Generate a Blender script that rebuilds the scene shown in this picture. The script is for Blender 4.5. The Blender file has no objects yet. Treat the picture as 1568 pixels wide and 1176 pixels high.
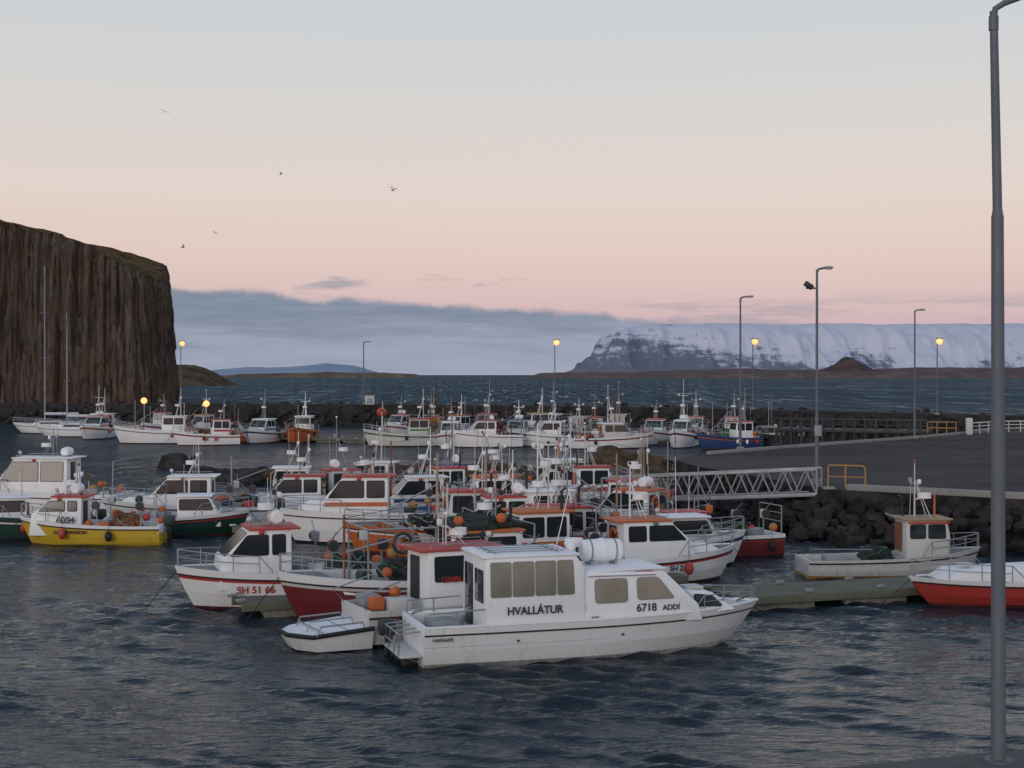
import bpy, bmesh, math, random
import numpy as np
from mathutils import Vector, Matrix, noise
from math import sin, cos, pi, radians

scene = bpy.context.scene
scene.view_settings.view_transform = 'Standard'
scene.view_settings.look = 'None'
scene.view_settings.exposure = 0

def lin(r, g, b):
    f = lambda c: (c/255/12.92) if c/255 <= 0.04045 else ((c/255+0.055)/1.055)**2.4
    return (f(r), f(g), f(b), 1.0)

# ------------------------------------------------------------------ node helper
class NT:
    def __init__(s, tree):
        s.t = tree; s.n = tree.nodes; s.l = tree.links
    def node(s, typ, **kw):
        n = s.n.new(typ)
        for k, v in kw.items():
            setattr(n, k, v)
        return n
    def put(s, sock, v):
        if isinstance(v, bpy.types.NodeSocket):
            s.l.new(v, sock)
        else:
            sock.default_value = v
    def math(s, op, a, b=0.0, c=0.0, clamp=False):
        n = s.node('ShaderNodeMath', operation=op, use_clamp=clamp)
        s.put(n.inputs[0], a); s.put(n.inputs[1], b); s.put(n.inputs[2], c)
        return n.outputs[0]
    def mrange(s, v, a, b, c=0.0, d=1.0, smooth=True):
        n = s.node('ShaderNodeMapRange')
        if smooth: n.interpolation_type = 'SMOOTHSTEP'
        s.put(n.inputs[0], v)
        for i, q in enumerate((a, b, c, d)):
            s.put(n.inputs[1+i], q)
        return n.outputs[0]
    def mix(s, f, a, b, blend='MIX'):
        n = s.node('ShaderNodeMix', data_type='RGBA', blend_type=blend)
        s.put(n.inputs[0], f); s.put(n.inputs[6], a); s.put(n.inputs[7], b)
        return n.outputs[2]
    def noise(s, vec, scale, detail=4, rough=0.55, vscale=None, dist=0.0):
        if vscale is not None:
            m = s.node('ShaderNodeMapping'); s.put(m.inputs[0], vec)
            m.inputs['Scale'].default_value = vscale
            vec = m.outputs[0]
        n = s.node('ShaderNodeTexNoise')
        s.put(n.inputs['Vector'], vec)
        n.inputs['Scale'].default_value = scale
        n.inputs['Detail'].default_value = detail
        n.inputs['Roughness'].default_value = rough
        n.inputs['Distortion'].default_value = dist
        return n.outputs[0]
    def ramp(s, f, stops, interp='LINEAR'):
        n = s.node('ShaderNodeValToRGB'); s.put(n.inputs[0], f)
        cr = n.color_ramp; cr.interpolation = interp
        while len(cr.elements) < len(stops): cr.elements.new(0.5)
        for e, (p, c) in zip(cr.elements, stops):
            e.position = p; e.color = c
        return n.outputs[0]

def newmat(name):
    m = bpy.data.materials.new(name); m.use_nodes = True
    t = NT(m.node_tree); b = m.node_tree.nodes['Principled BSDF']
    return m, t, b

def coords(t, kind='Object'):
    return t.node('ShaderNodeTexCoord').outputs[kind]

MATS = {}
def paint(name, rgb, rough=0.4, dirt=0.35, metal=0.0, bump=0.0):
    if name in MATS: return MATS[name]
    m, t, b = newmat(name)
    c = coords(t)
    n1 = t.noise(c, 1.1, 6, 0.6)
    n2 = t.noise(c, 2.0, 5, 0.6, vscale=(4, 4, 0.9), dist=0.5)
    f = t.math('MULTIPLY', t.mrange(n1, 0.42, 0.75), t.mrange(n2, 0.40, 0.80))
    f = t.math('MULTIPLY', f, dirt*1.5, clamp=True)
    sx = t.node('ShaderNodeSeparateXYZ'); t.put(sx.inputs[0], c)
    st = t.math('MULTIPLY', t.mrange(sx.outputs[2], 0.30, 0.05), t.mrange(n2, 0.35, 0.65))
    f = t.math('ADD', f, t.math('MULTIPLY', st, dirt*0.8), clamp=True)
    col = (rgb[0], rgb[1], rgb[2], 1)
    dcol = (rgb[0]*0.42+0.02, rgb[1]*0.38+0.016, rgb[2]*0.32+0.010, 1)
    t.put(b.inputs['Base Color'], t.mix(f, col, dcol))
    t.put(b.inputs['Roughness'], t.mrange(n1, 0.3, 0.7, rough, min(1, rough+0.25)))
    b.inputs['Metallic'].default_value = metal
    if bump:
        bp = t.node('ShaderNodeBump'); bp.inputs['Strength'].default_value = bump
        bp.inputs['Distance'].default_value = 0.02
        t.put(bp.inputs['Height'], t.noise(c, 18, 5)); t.put(b.inputs['Normal'], bp.outputs[0])
    MATS[name] = m
    return m

WHITE = paint('gelcoat_white', (0.80, 0.81, 0.83), 0.35, 0.28)
OFFW = paint('paint_offwhite', (0.55, 0.55, 0.54), 0.45, 0.5)
GREY = paint('paint_grey', (0.27, 0.29, 0.31), 0.5, 0.5)
DECK = paint('deck_grey', (0.20, 0.205, 0.205), 0.65, 0.8)  # deck grey, darkened in the colour to stand in for cockpit shadow
RED = paint('paint_red', (0.43, 0.05, 0.04), 0.4, 0.35)
CRIM = paint('paint_dull_crimson', (0.16, 0.020, 0.026), 0.45, 0.35)
DRED = paint('antifoul_red', (0.10, 0.018, 0.022), 0.6, 0.4)
ORANGE = paint('paint_orange', (0.52, 0.13, 0.035), 0.45, 0.4)
OCHRE = paint('paint_ochre', (0.42, 0.22, 0.06), 0.5, 0.45)
YELLOW = paint('paint_yellow', (0.56, 0.38, 0.03), 0.45, 0.35)
GREEN = paint('paint_green', (0.012, 0.05, 0.04), 0.4, 0.3)
LGREEN = paint('paint_light_green', (0.07, 0.22, 0.11), 0.45, 0.3)
BLUE = paint('paint_blue', (0.025, 0.06, 0.18), 0.4, 0.3)
DARK = paint('paint_dark', (0.025, 0.03, 0.035), 0.45, 0.2)
BLACK = paint('rubber_black', (0.014, 0.014, 0.016), 0.55, 0.1)
STEEL = paint('galvanised_steel', (0.32, 0.33, 0.35), 0.45, 0.3, metal=0.5)
POLE = paint('lamp_pole_steel', (0.13, 0.145, 0.175), 0.5, 0.3, metal=0.2)
RUST = paint('rusty_orange', (0.20, 0.075, 0.03), 0.7, 0.6)
TAN = paint('paint_tan', (0.34, 0.24, 0.15), 0.6, 0.5)
NET = paint('fishing_net', (0.032, 0.042, 0.040), 0.95, 0.8, bump=1.0)
WOOD = paint('weathered_wood', (0.13, 0.135, 0.10), 0.8, 0.8, bump=0.6)
CONC = paint('concrete', (0.26, 0.26, 0.25), 0.85, 0.6, bump=0.5)
QCONC = paint('quay_dark_concrete', (0.09, 0.09, 0.09), 0.9, 0.8, bump=0.8)
m, t, b = newmat('window_glass'); b.inputs['Base Color'].default_value = (0.02, 0.028, 0.032, 1)
b.inputs['Roughness'].default_value = 0.07; b.inputs['Specular IOR Level'].default_value = 0.5
GLASS = m
m, t, b = newmat('sky_reflection_glass'); c = coords(t)  # beige reflection of warm sky painted into the glass colour, paler higher up
cn = t.noise(c, 1.6, 3, vscale=(1, 1, 0.5))
sx = t.node('ShaderNodeSeparateXYZ'); t.put(sx.inputs[0], c)
t.put(b.inputs['Base Color'], t.mix(t.math('ADD', t.math('MULTIPLY', cn, 0.8), t.mrange(sx.outputs[2], 1.6, 2.4, 0.0, 0.35)), (0.10, 0.10, 0.08, 1), (0.36, 0.35, 0.29, 1)))
b.inputs['Roughness'].default_value = 0.08; b.inputs['Specular IOR Level'].default_value = 0.6
SKYGLASS = m
m, t, b = newmat('lit_lamp_glass')
b.inputs['Base Color'].default_value = (0.6, 0.3, 0.1, 1)
b.inputs['Emission Color'].default_value = (1.0, 0.42, 0.14, 1); b.inputs['Emission Strength'].default_value = 1.8
LIT = m

# ------------------------------------------------------------------ mesh builder
class MB:
    def __init__(s):
        s.V = []; s.F = []; s.M = []; s.mats = []
    def mi(s, mat):
        if mat not in s.mats: s.mats.append(mat)
        return s.mats.index(mat)
    def add(s, vs, fs, mat):
        o = len(s.V); s.V.extend([tuple(v) for v in vs])
        k = s.mi(mat)
        for f in fs:
            s.F.append([i+o for i in f]); s.M.append(k)
    def bm(s, bm, mat, mtx=None):
        bm.verts.ensure_lookup_table(); bm.verts.index_update()
        vs = [(mtx @ v.co if mtx else v.co.copy()) for v in bm.verts]
        fs = [[v.index for v in f.verts] for f in bm.faces]
        s.add(vs, fs, mat); bm.free()
    def box(s, c, sz, mat, bev=0.0, rz=0, ry=0, rx=0):
        b = bmesh.new(); bmesh.ops.create_cube(b, size=1.0)
        for v in b.verts: v.co = Vector((v.co.x*sz[0], v.co.y*sz[1], v.co.z*sz[2]))
        if bev: bmesh.ops.bevel(b, geom=b.edges[:], offset=bev, segments=2, affect='EDGES', profile=0.5)
        M = Matrix.Translation(c) @ Matrix.Rotation(rz, 4, 'Z') @ Matrix.Rotation(ry, 4, 'Y') @ Matrix.Rotation(rx, 4, 'X')
        s.bm(b, mat, M)
    def tube(s, pts, r, mat, n=6, r2=None, cap=True):
        pts = [Vector(p) for p in pts]; r2 = r if r2 is None else r2
        vs = []; fs = []; L = len(pts)
        for i, p in enumerate(pts):
            d = (pts[min(i+1, L-1)]-pts[max(i-1, 0)])
            if d.length < 1e-6: d = Vector((0, 0, 1))
            d.normalize()
            a = d.cross(Vector((0, 0, 1)))
            if a.length < 0.05: a = d.cross(Vector((0, 1, 0)))
            a.normalize(); bb = d.cross(a)
            rr = r+(r2-r)*i/(L-1)
            for k in range(n):
                q = 2*pi*k/n
                vs.append(p+a*cos(q)*rr+bb*sin(q)*rr)
        for i in range(L-1):
            for k in range(n):
                fs.append([i*n+k, i*n+(k+1) % n, (i+1)*n+(k+1) % n, (i+1)*n+k])
        if cap:
            fs.append(list(range(n))[::-1]); fs.append([(L-1)*n+k for k in range(n)])
        s.add(vs, fs, mat)
    def ball(s, c, r, mat, sub=2, jit=0.0, seed=0):
        b = bmesh.new(); bmesh.ops.create_icosphere(b, subdivisions=sub, radius=1)
        if not hasattr(r, '__len__'): r = (r, r, r)
        for v in b.verts:
            k = 1.0
            if jit: k = 1+jit*noise.noise(v.co*1.6+Vector((seed*3.1, seed*1.7, 0)))*2
            v.co = Vector((v.co.x*r[0]*k+c[0], v.co.y*r[1]*k+c[1], v.co.z*r[2]*k+c[2]))
        s.bm(b, mat)
    def plate(s, o, ux, uy, nrm, pts, off, mat, back=0.01):
        o = Vector(o); ux = Vector(ux); uy = Vector(uy); nrm = Vector(nrm)
        n = len(pts)
        P = [o+ux*p[0]+uy*p[1] for p in pts]
        vs = [p+nrm*off for p in P]+[p-nrm*back for p in P]
        fs = [list(range(n))]+[[i, i+n, (i+1) % n+n, (i+1) % n] for i in range(n)]
        s.add(vs, fs, mat)
    def obj(s, name, loc=(0, 0, 0), rz=0, sharp=32, parent=None):
        me = bpy.data.meshes.new(name)
        me.from_pydata(s.V, [], s.F)
        for m in s.mats: me.materials.append(m)
        me.polygons.foreach_set('material_index', s.M)
        b = bmesh.new(); b.from_mesh(me); bmesh.ops.recalc_face_normals(b, faces=b.faces[:]); b.to_mesh(me); b.free()
        me.polygons.foreach_set('use_smooth', [True]*len(me.polygons))
        me.set_sharp_from_angle(angle=radians(sharp))
        me.update()
        ob = bpy.data.objects.new(name, me); scene.collection.objects.link(ob)
        ob.location = loc; ob.rotation_euler = (0, 0, rz)
        if parent: ob.parent = parent
        return ob

def rpoly(pts, r=0.05, n=3):
    out = []; N = len(pts)
    for i in range(N):
        p = Vector(pts[i]); a = (Vector(pts[i-1])-p); c = (Vector(pts[(i+1) % N])-p)
        rr = min(r, a.length*0.45, c.length*0.45)
        a.normalize(); c.normalize()
        p0 = p+a*rr; p1 = p+c*rr
        for k in range(n+1):
            q = k/n
            out.append(tuple(p0*(1-q)**2+p*2*q*(1-q)+p1*q*q))
    return out
def grow(pts, d):
    cx = sum(p[0] for p in pts)/len(pts); cy = sum(p[1] for p in pts)/len(pts)
    out = []
    for p in pts:
        out.append((p[0]+(d if p[0] > cx else -d), p[1]+(d if p[1] > cy else -d)))
    return out

class Cabin:
    def __init__(s, mb, prof, w, tum, mat, bev=0.04):
        s.mb = mb; s.w = w; s.tum = tum
        zs = [p[1] for p in prof]; s.z0 = min(zs); s.z1 = max(zs)
        b = bmesh.new(); n = len(prof)
        A = [b.verts.new((p[0], -s.y(p[1]), p[1])) for p in prof]
        C = [b.verts.new((p[0], s.y(p[1]), p[1])) for p in prof]
        b.faces.new(A); b.faces.new(C[::-1])
        for i in range(n):
            b.faces.new([A[i], C[i], C[(i+1) % n], A[(i+1) % n]])
        bmesh.ops.recalc_face_normals(b, faces=b.faces[:])
        if bev: bmesh.ops.bevel(b, geom=b.edges[:], offset=bev, segments=2, affect='EDGES', profile=0.5)
        mb.bm(b, mat)
    def y(s, z): return s.w/2*(1-s.tum*(z-s.z0)/(s.z1-s.z0))
    def side(s, pts, glass=None, frame=None, r=0.05, fr=0.03, sides=(-1, 1), off=0.012):
        glass = glass or GLASS; frame = frame or BLACK
        dy = -s.w/2*s.tum/(s.z1-s.z0)
        for sg in sides:
            uy = Vector((0, sg*dy, 1)); nrm = Vector((0, sg, -dy)).normalized()
            o = (0, sg*s.y(s.z0), s.z0)
            P = [(p[0], p[1]-s.z0) for p in pts]
            if fr: s.mb.plate(o, (1, 0, 0), uy, nrm, rpoly(grow(P, fr), r+fr), off, frame)
            s.mb.plate(o, (1, 0, 0), uy, nrm, rpoly(P, r), off+0.007, glass)
    def front(s, A, B, n=3, glass=None, frame=None, m=0.07, lo=0.1, hi=0.92, back=False):
        glass = glass or GLASS; frame = frame or BLACK
        A3 = Vector((A[0], 0, A[1])); B3 = Vector((B[0], 0, B[1]))
        d = B3-A3; Ln = d.length; uy = d/Ln
        nrm = Vector((0, 1, 0)).cross(uy)
        if (nrm.x < 0) != back: nrm = -nrm
        for i in range(n):
            P = []
            for (fx, fy) in ((i, lo), (i+1, lo), (i+1, hi), (i, hi)):
                z = A[1]+(B[1]-A[1])*fy; w = s.y(z)-m
                x = -w+2*w*fx/n
                x += m*0.4*(1 if fx == i else -1)
                P.append((x, fy*Ln))
            s.mb.plate(A3, (0, 1, 0), uy, nrm, rpoly(grow(P, 0.022), 0.06), 0.012, frame)
            s.mb.plate(A3, (0, 1, 0), uy, nrm, rpoly(P, 0.05), 0.019, glass)

def hull(mb, L, B, F, rise=0.35, rake=0.7, hullm=None, stripe=None, bot=None, upper=None, deck=None, rail=None,
         drop=0.35, tfore=0.6, tw=0.86, tf=0.5, fdrop=0.04, railr=0.035):
    hullm = hullm or WHITE; stripe = stripe or hullm; bot = bot or DRED; upper = upper or hullm; deck = deck or DECK; rail = rail or BLACK
    N = 26
    ts = [1-(1-i/N)**1.25 for i in range(N+1)]
    rows = []
    for t in ts:
        if t < tf:
            g = B/2*(tw+(1-tw)*sin(pi/2*t/tf)); w = g*0.88
        else:
            q = (t-tf)/(1-tf); g = B/2*(1-q**2.5)**0.85; w = B/2*0.88*(1-q**1.7)
        g = max(g, 0.035); w = max(w, 0.02)
        sh = F*(1+rise*t**2.4)
        lv = [(-0.45, 0.0), (-0.25, 0.75), (0.09, 1.0), (0.42*sh, None), (0.72*sh, None), (0.785*sh, None), (sh, None)]
        r = []
        for z, k in lv:
            if k is None:
                q = (z/sh)**0.75; y = w+(g-w)*q
            else: y = w*k
            zz = max(0, z/sh)
            x = L*t-rake*(1-zz**0.8)*t**6-(0.25*t**6 if z < 0 else 0)
            r.append((x, y, z))
        dz = sh-(fdrop if t > tfore else drop)
        gi = max(g-0.08, 0.01)
        r.append((r[-1][0]-(0.06 if t > 0.97 else 0), gi, sh)); r.append((r[-1][0], max(gi-0.01, 0.005), dz))
        rows.append(r)
    K = len(rows[0]); mats = [bot, bot, hullm, hullm, stripe, upper, upper, upper]
    for sg in (-1, 1):
        for k in range(K-1):
            vs = []; fs = []
            for r in rows: vs += [(r[k][0], sg*r[k][1], r[k][2]), (r[k+1][0], sg*r[k+1][1], r[k+1][2])]
            for i in range(len(rows)-1): fs.append([2*i, 2*i+1, 2*i+3, 2*i+2])
            mb.add(vs, fs, mats[k])
        if railr:
            mb.tube([(r[5][0], sg*(r[5][1]+0.012), r[5][2]+0.03) for r in rows], railr, rail, 6)
    vs = []; fs = []
    for r in rows: vs += [(r[-1][0], -r[-1][1], r[-1][2]), (r[-1][0], r[-1][1], r[-1][2])]
    for i in range(len(rows)-1): fs.append([2*i, 2*i+1, 2*i+3, 2*i+2])
    mb.add(vs, fs, deck)
    r = rows[0]
    for k in range(6):
        mb.add([(r[k][0], -r[k][1], r[k][2]), (r[k][0], r[k][1], r[k][2]), (r[k+1][0], r[k+1][1], r[k+1][2]), (r[k+1][0], -r[k+1][1], r[k+1][2])], [[0, 1, 2, 3]], mats[k])
    mb.box((0.04, 0, r[6][2]-0.14), (0.09, 2*r[6][1]-0.06, 0.32), upper, 0.01)
    return rows
def hy(rows, x, k=6):
    for a, c in zip(rows, rows[1:]):
        if a[k][0] <= x <= c[k][0]:
            f = (x-a[k][0])/(c[k][0]-a[k][0]+1e-9)
            return a[k][1]+(c[k][1]-a[k][1])*f, a[k][2]+(c[k][2]-a[k][2])*f
    return rows[-1][k][1], rows[-1][k][2]

def bowrail(mb, rows, L, t0, h, r=0.016, mat=None, mid=True, inset=0.06):
    mat = mat or STEEL
    xs = [L*(t0+(0.985-t0)*i/7) for i in range(8)]
    for sg in (-1, 1):
        top = []
        for i, x in enumerate(xs):
            y, z = hy(rows, x); y = max(y-inset, 0.02)
            hh = h*(0.15 if i == 0 else 1)
            top.append((x, sg*y, z+hh))
            if i % 2 == 1 or i == 0: mb.tube([(x, sg*y, z), (x, sg*y, z+hh)], r, mat, 5)
        mb.tube(top, r, mat, 5)
        if mid: mb.tube([(p[0], p[1], p[2]-h*0.45) for p in top[1:]], r*0.8, mat, 5)

def reel(mb, x, y, z, sg, col=None):
    mb.tube([(x, y, z), (x, y, z+0.75)], 0.03, STEEL, 6)
    mb.box((x, y+sg*0.05, z+0.85), (0.26, 0.2, 0.32), col or GREY, 0.03)
    mb.tube([(x-0.0, y+sg*0.15, z+0.85), (x, y+sg*0.26, z+0.85)], 0.17, DARK, 10)
    mb.tube([(x, y+sg*0.1, z+1.0), (x, y+sg*0.6, z+1.3)], 0.015, STEEL, 5)

def fender(mb, x, y, z, col, s=1.0):
    mb.ball((x, y, z), (0.13*s, 0.13*s, 0.2*s), col, 2)
    mb.tube([(x, y, z+0.18*s), (x, y*0.97, z+0.5*s)], 0.01, BLACK, 4)

def liferaft(mb, c, r, l, ax='x'):
    x, y, z = c
    seg = [(-0.5, 0.72), (-0.44, 0.94), (-0.05, 1.0), (-0.04, 1.06), (0.04, 1.06), (0.05, 1.0), (0.44, 0.94), (0.5, 0.72)]
    vs = []; fs = []; n = 16
    for p, k in seg:
        for i in range(n):
            a = 2*pi*i/n
            if ax == 'x': vs.append((x+p*l, y+cos(a)*r*k, z+sin(a)*r*k))
            else: vs.append((x+cos(a)*r*k, y+p*l, z+sin(a)*r*k))
    for j in range(len(seg)-1):
        for i in range(n): fs.append([j*n+i, j*n+(i+1) % n, (j+1)*n+(i+1) % n, (j+1)*n+i])
    fs += [list(range(n)), [(len(seg)-1)*n+i for i in range(n)]]
    mb.add(vs, fs, WHITE)
    for q in (-0.3, 0.3):
        if ax == 'x': mb.tube([(x+q*l-0.02, y, z), (x+q*l+0.02, y, z)], r*1.0, GREY, 16)
        mb.box((x+(q*l if ax == 'x' else 0), y+(q*l if ax != 'x' else 0), z-r), (0.08 if ax == 'x' else r*1.4, r*1.4 if ax == 'x' else 0.08, 0.12), STEEL)

def outboard(mb, x, y, z, s=1.0, col=None):
    col = col or DARK
    mb.box((x-0.22*s, y, z+0.35*s), (0.45*s, 0.34*s, 0.42*s), col, 0.08*s)
    mb.box((x-0.2*s, y, z-0.15*s), (0.16*s, 0.14*s, 0.7*s), col, 0.03*s)
    mb.box((x-0.24*s, y, z-0.5*s), (0.42*s, 0.05*s, 0.05*s), col, 0.01)
    mb.box((x-0.02, y, z), (0.12*s, 0.26*s, 0.3*s), STEEL, 0.02)

def netpile(mb, c, r, mat, seed=0, n=9):
    rnd = random.Random(seed)
    for i in range(n):
        a = rnd.random()*6.28; q = rnd.random()**0.5
        rr = rnd.uniform(0.30, 0.5)
        mb.ball((c[0]+cos(a)*q*r[0]*0.7, c[1]+sin(a)*q*r[1]*0.7, c[2]+r[2]*(0.12+0.32*(1-q))), (r[0]*rr, r[1]*rr, r[2]*0.5), mat, 3, 0.45, seed+i)
    for i in range(8):
        a = rnd.random()*6.28
        pts = []
        for k in range(9):
            aa = a+k*0.6
            pts.append((c[0]+cos(aa)*r[0]*0.75, c[1]+sin(aa)*r[1]*0.75, c[2]+r[2]*(0.5+0.35*sin(k*1.3+i))))
        mb.tube(pts, 0.02, rnd.choice([NET, LGREEN, GREY, BLACK]), 5)

def masts(mb, rnd, x, z, h, r=0.03, radar=True, w=0.45):
    ms = rnd.choice([STEEL, WHITE, OFFW, GREY, TAN])
    mb.tube([(x, 0, z), (x, 0, z+h)], r*1.2, ms, 7, r*0.7)
    mb.tube([(x+0.5, w*0.5, z), (x, 0, z+h*0.7)], r*0.7, ms, 5)
    mb.tube([(x+0.5, -w*0.5, z), (x, 0, z+h*0.7)], r*0.7, ms, 5)
    mb.tube([(x, -w, z+h*0.62), (x, w, z+h*0.62)], r*0.7, ms, 5)
    for sg in (-1, 1):
        mb.box((x, sg*w, z+h*0.62+0.1), (0.12, 0.12, 0.16), rnd.choice([GREY, DARK, WHITE]), 0.02)
    if radar:
        mb.tube([(x+0.35, 0, z+h*0.35), (x+0.35, 0, z+h*0.35+0.18)], 0.24, WHITE, 14)
        mb.tube([(x, 0, z+h*0.33), (x+0.4, 0, z+h*0.35)], 0.03, ms, 5)
    for i in range(rnd.randint(1, 3)):
        yy = rnd.uniform(-w, w); xx = x+rnd.uniform(-0.5, 0.5)
        hh = rnd.uniform(0.7, 1.9)
        mb.tube([(xx, yy, z+0.05), (xx+rnd.uniform(-.08, .08), yy, z+0.3+hh)], r*0.42, rnd.choice([WHITE, OFFW, DARK]), 4, r*0.25)
    mb.ball((x, 0, z+h+0.06), 0.06, rnd.choice([RED, WHITE, DARK]), 1)

def text(body, size, parent, loc, rot, mat, name, sx=1.0):
    c = bpy.data.curves.new(name, 'FONT'); c.body = body; c.size = size; c.extrude = 0.003; c.offset = size*0.022
    c.align_x = 'CENTER'; c.align_y = 'CENTER'
    o = bpy.data.objects.new(name, c); scene.collection.objects.link(o)
    o.parent = parent; o.location = loc; o.rotation_euler = rot; o.scale = (sx, 1, 1)
    c.materials.append(mat)
    return o
def hulltext(body, size, ob, rows, x, zf, sg, mat, name='registration_lettering'):
    ya, sh = hy(rows, x-0.4); yb, _ = hy(rows, x+0.4); yc, shc = hy(rows, x)
    yl, zl = hy(rows, x, 3); z = shc*zf
    f = (z-zl)/(shc-zl); y = yl+(yc-yl)*f
    sl = math.atan2(yb-ya, 0.8); tilt = math.atan2(yc-yl, shc-zl)
    if sg < 0: rot = (pi/2+tilt, 0, -sl)
    else: rot = (pi/2+tilt, 0, pi+sl)
    text(body, size, ob, (x, sg*(y+0.045), z), rot, mat, name)

def place(mb, name, cx, cy, head, L):
    a = radians(head)
    return mb.obj(name, (cx-cos(a)*L/2, cy-sin(a)*L/2, 0), a)

def boat(name, cx, cy, head, L=7.5, B=None, F=0.85, style='fwd', hullc=None, stripe=None, bot=None, roof=None, cab=None,
         band=None, seed=0, mast=2.2, far=False, upper=None, rise=0.4, cabh=None, cabx=None, extras=True, trunk=True, reg=None):
    rnd = random.Random(seed*7+3)
    B = B or L*0.33
    mb = MB(); cab = cab or WHITE; roof = roof or WHITE
    tr = 0.03 if far else 0.018
    rows = hull(mb, L, B, F, rise, 0.09*L, hullc, stripe, bot, upper, railr=0.04 if far else 0.03,
                drop=0.35 if style != 'aft' else 0.45, tfore=0.62 if style == 'fwd' else 0.8)
    zd = F-0.1
    if style == 'fwd':
        x0, x1 = cabx or (0.36, 0.60); x0 *= L; x1 *= L
        zt = cabh or (F+1.35)
        w = B*0.66
        C = Cabin(mb, [(x0, zd-0.3), (x1+0.95, zd-0.3), (x1+0.85, F+0.5), (x1, zt), (x0, zt)], w, 0.12, cab)
        if trunk and x1+1.6 < 0.9*L:
            xe = 0.9*L
            TC = Cabin(mb, [(x1+0.5, F-0.1), (xe, F*1.1), (xe-0.5, F*1.15+0.28), (x1+0.5, F+0.48)], w*0.78, 0.18, cab, 0.04)
            mb.box((xe-1.0, 0, F*1.15+0.4), (0.45, 0.45, 0.06), OFFW, 0.02)
        mb.box(((x0+x1)/2-0.1, 0, zt+0.03), (x1-x0+0.35, w*0.98, 0.07), roof, 0.03)
        C.front((x1+0.85, F+0.5), (x1, zt), 3, lo=0.12, hi=0.88)
        h0 = F+0.62; h1 = zt-0.16; sl = 0.85/(zt-F-0.5)
        xm = (x0+x1)/2
        C.side([(xm+0.1, h0), (x1+0.72-0.12*sl, h0), (x1-0.02+0.1, h1), (xm+0.1, h1)])
        C.side([(x0+0.2, h0), (xm-0.05, h0), (xm-0.05, h1), (x0+0.2, h1)])
        if band: C.side([(x0+0.05, F+0.25), (x1+0.75, F+0.25), (x1+0.75, F+0.42), (x0+0.05, F+0.42)], glass=band, frame=band, r=0.01, fr=0)
        mb.box((x0-0.015, 0.15, (zd+zt)/2), (0.04, 0.6, zt-zd-0.35), DARK, 0.01)
        if not far:
            for sg in (-1, 1):
                mb.tube([(x0+0.1, sg*w*0.40, zt+0.06), (x0+0.12, sg*w*0.40, zt+0.16), (x1-0.1, sg*w*0.40, zt+0.16), (x1-0.08, sg*w*0.40, zt+0.06)], 0.014, STEEL, 5)
                mb.box((xm+0.3, sg*(C.y(zt-0.2)+0.05), zt-0.06), (0.16, 0.08, 0.12), RED if sg > 0 else LGREEN, 0.02)
            mb.tube([(x1-0.1, 0.2, zt+0.06), (x1-0.1, 0.2, zt+0.22)], 0.03, STEEL, 6); mb.ball((x1-0.05, 0.2, zt+0.28), 0.09, OFFW, 2)
        masts(mb, rnd, (x0+x1)/2-0.3, zt+0.06, mast, 0.04 if far else 0.025)
        if rnd.random() < 0.45: liferaft(mb, (x0+0.35, 0, zt+0.32), 0.22, 0.75, 'y')
        aft = x0
    elif style == 'aft':
        x0, x1 = cabx or (0.14, 0.40); x0 *= L; x1 *= L
        zt = cabh or (F+1.5); w = B*0.6
        C = Cabin(mb, [(x0, zd-0.4), (x1+0.05, zd-0.4), (x1+0.1, F+0.7), (x1-0.02, zt), (x0, zt)], w, 0.07, cab)
        mb.box(((x0+x1)/2, 0, zt+0.035), (x1-x0+0.3, w+0.12, 0.08), roof, 0.03)
        C.front((x1+0.1, F+0.7), (x1-0.02, zt), 3, lo=0.1, hi=0.82)
        C.side([(x0+0.15, F+0.72), ((x0+x1)/2-0.08, F+0.72), ((x0+x1)/2-0.08, zt-0.16), (x0+0.15, zt-0.16)])
        C.side([((x0+x1)/2+0.06, F+0.72), (x1-0.1, F+0.72), (x1-0.12, zt-0.16), ((x0+x1)/2+0.06, zt-0.16)])
        if band: C.side([(x0+0.05, F+0.35), (x1-0.05, F+0.35), (x1-0.05, F+0.55), (x0+0.05, F+0.55)], glass=band, frame=band, r=0.01, fr=0)
        masts(mb, rnd, x0+0.5, zt+0.06, mast, 0.04 if far else 0.028)
        mb.tube([(x0+0.2, w*0.3, zt), (x0+0.2, w*0.3, zt+0.7), (x0+0.05, w*0.3, zt+0.8)], 0.05, DARK, 7)
        mb.box((0.58*L, 0, F-0.25), (0.9, 0.9, 0.5), OFFW, 0.04)
        mb.box((0.58*L, 0, F+0.03), (1.0, 1.0, 0.07), GREY, 0.02)
        mb.tube([(0.74*L, 0, F-0.4), (0.74*L, 0, F+mast+0.3)], 0.05, rnd.choice([ORANGE, OFFW, STEEL, RUST, TAN]), 8, 0.035)
        mb.tube([(0.74*L, 0, F+0.8), (0.47*L, 0.1, F+mast*0.8)], 0.035, STEEL, 6)
        mb.tube([(0.74*L, 0, F+mast+0.2), (x1, 0, zt+mast*0.6)], 0.008, BLACK, 4)
        mb.tube([(0.66*L, -0.3, F+0.1), (0.66*L, 0.3, F+0.1)], 0.2, rnd.choice([NET, RUST, GREEN]), 12)
        aft = x0
    else:
        x0, x1 = cabx or (0.5, 0.72); x0 *= L; x1 *= L; zt = cabh or (F+0.9); w = B*0.7
        C = Cabin(mb, [(x0, zd-0.3), (x1+0.5, zd-0.3), (x1+0.45, F+0.2), (x1, zt), (x0, zt)], w, 0.12, cab)
        C.front((x1+0.45, F+0.2), (x1, zt), 2, lo=0.2, hi=0.88)
        C.side([(x0+0.1, F+0.35), (x1+0.15, F+0.35), (x1-0.05, zt-0.12), (x0+0.1, zt-0.12)])
        mb.box(((x0+x1)/2, 0, zt+0.03), (x1-x0+0.25, w, 0.06), roof, 0.02)
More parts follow.
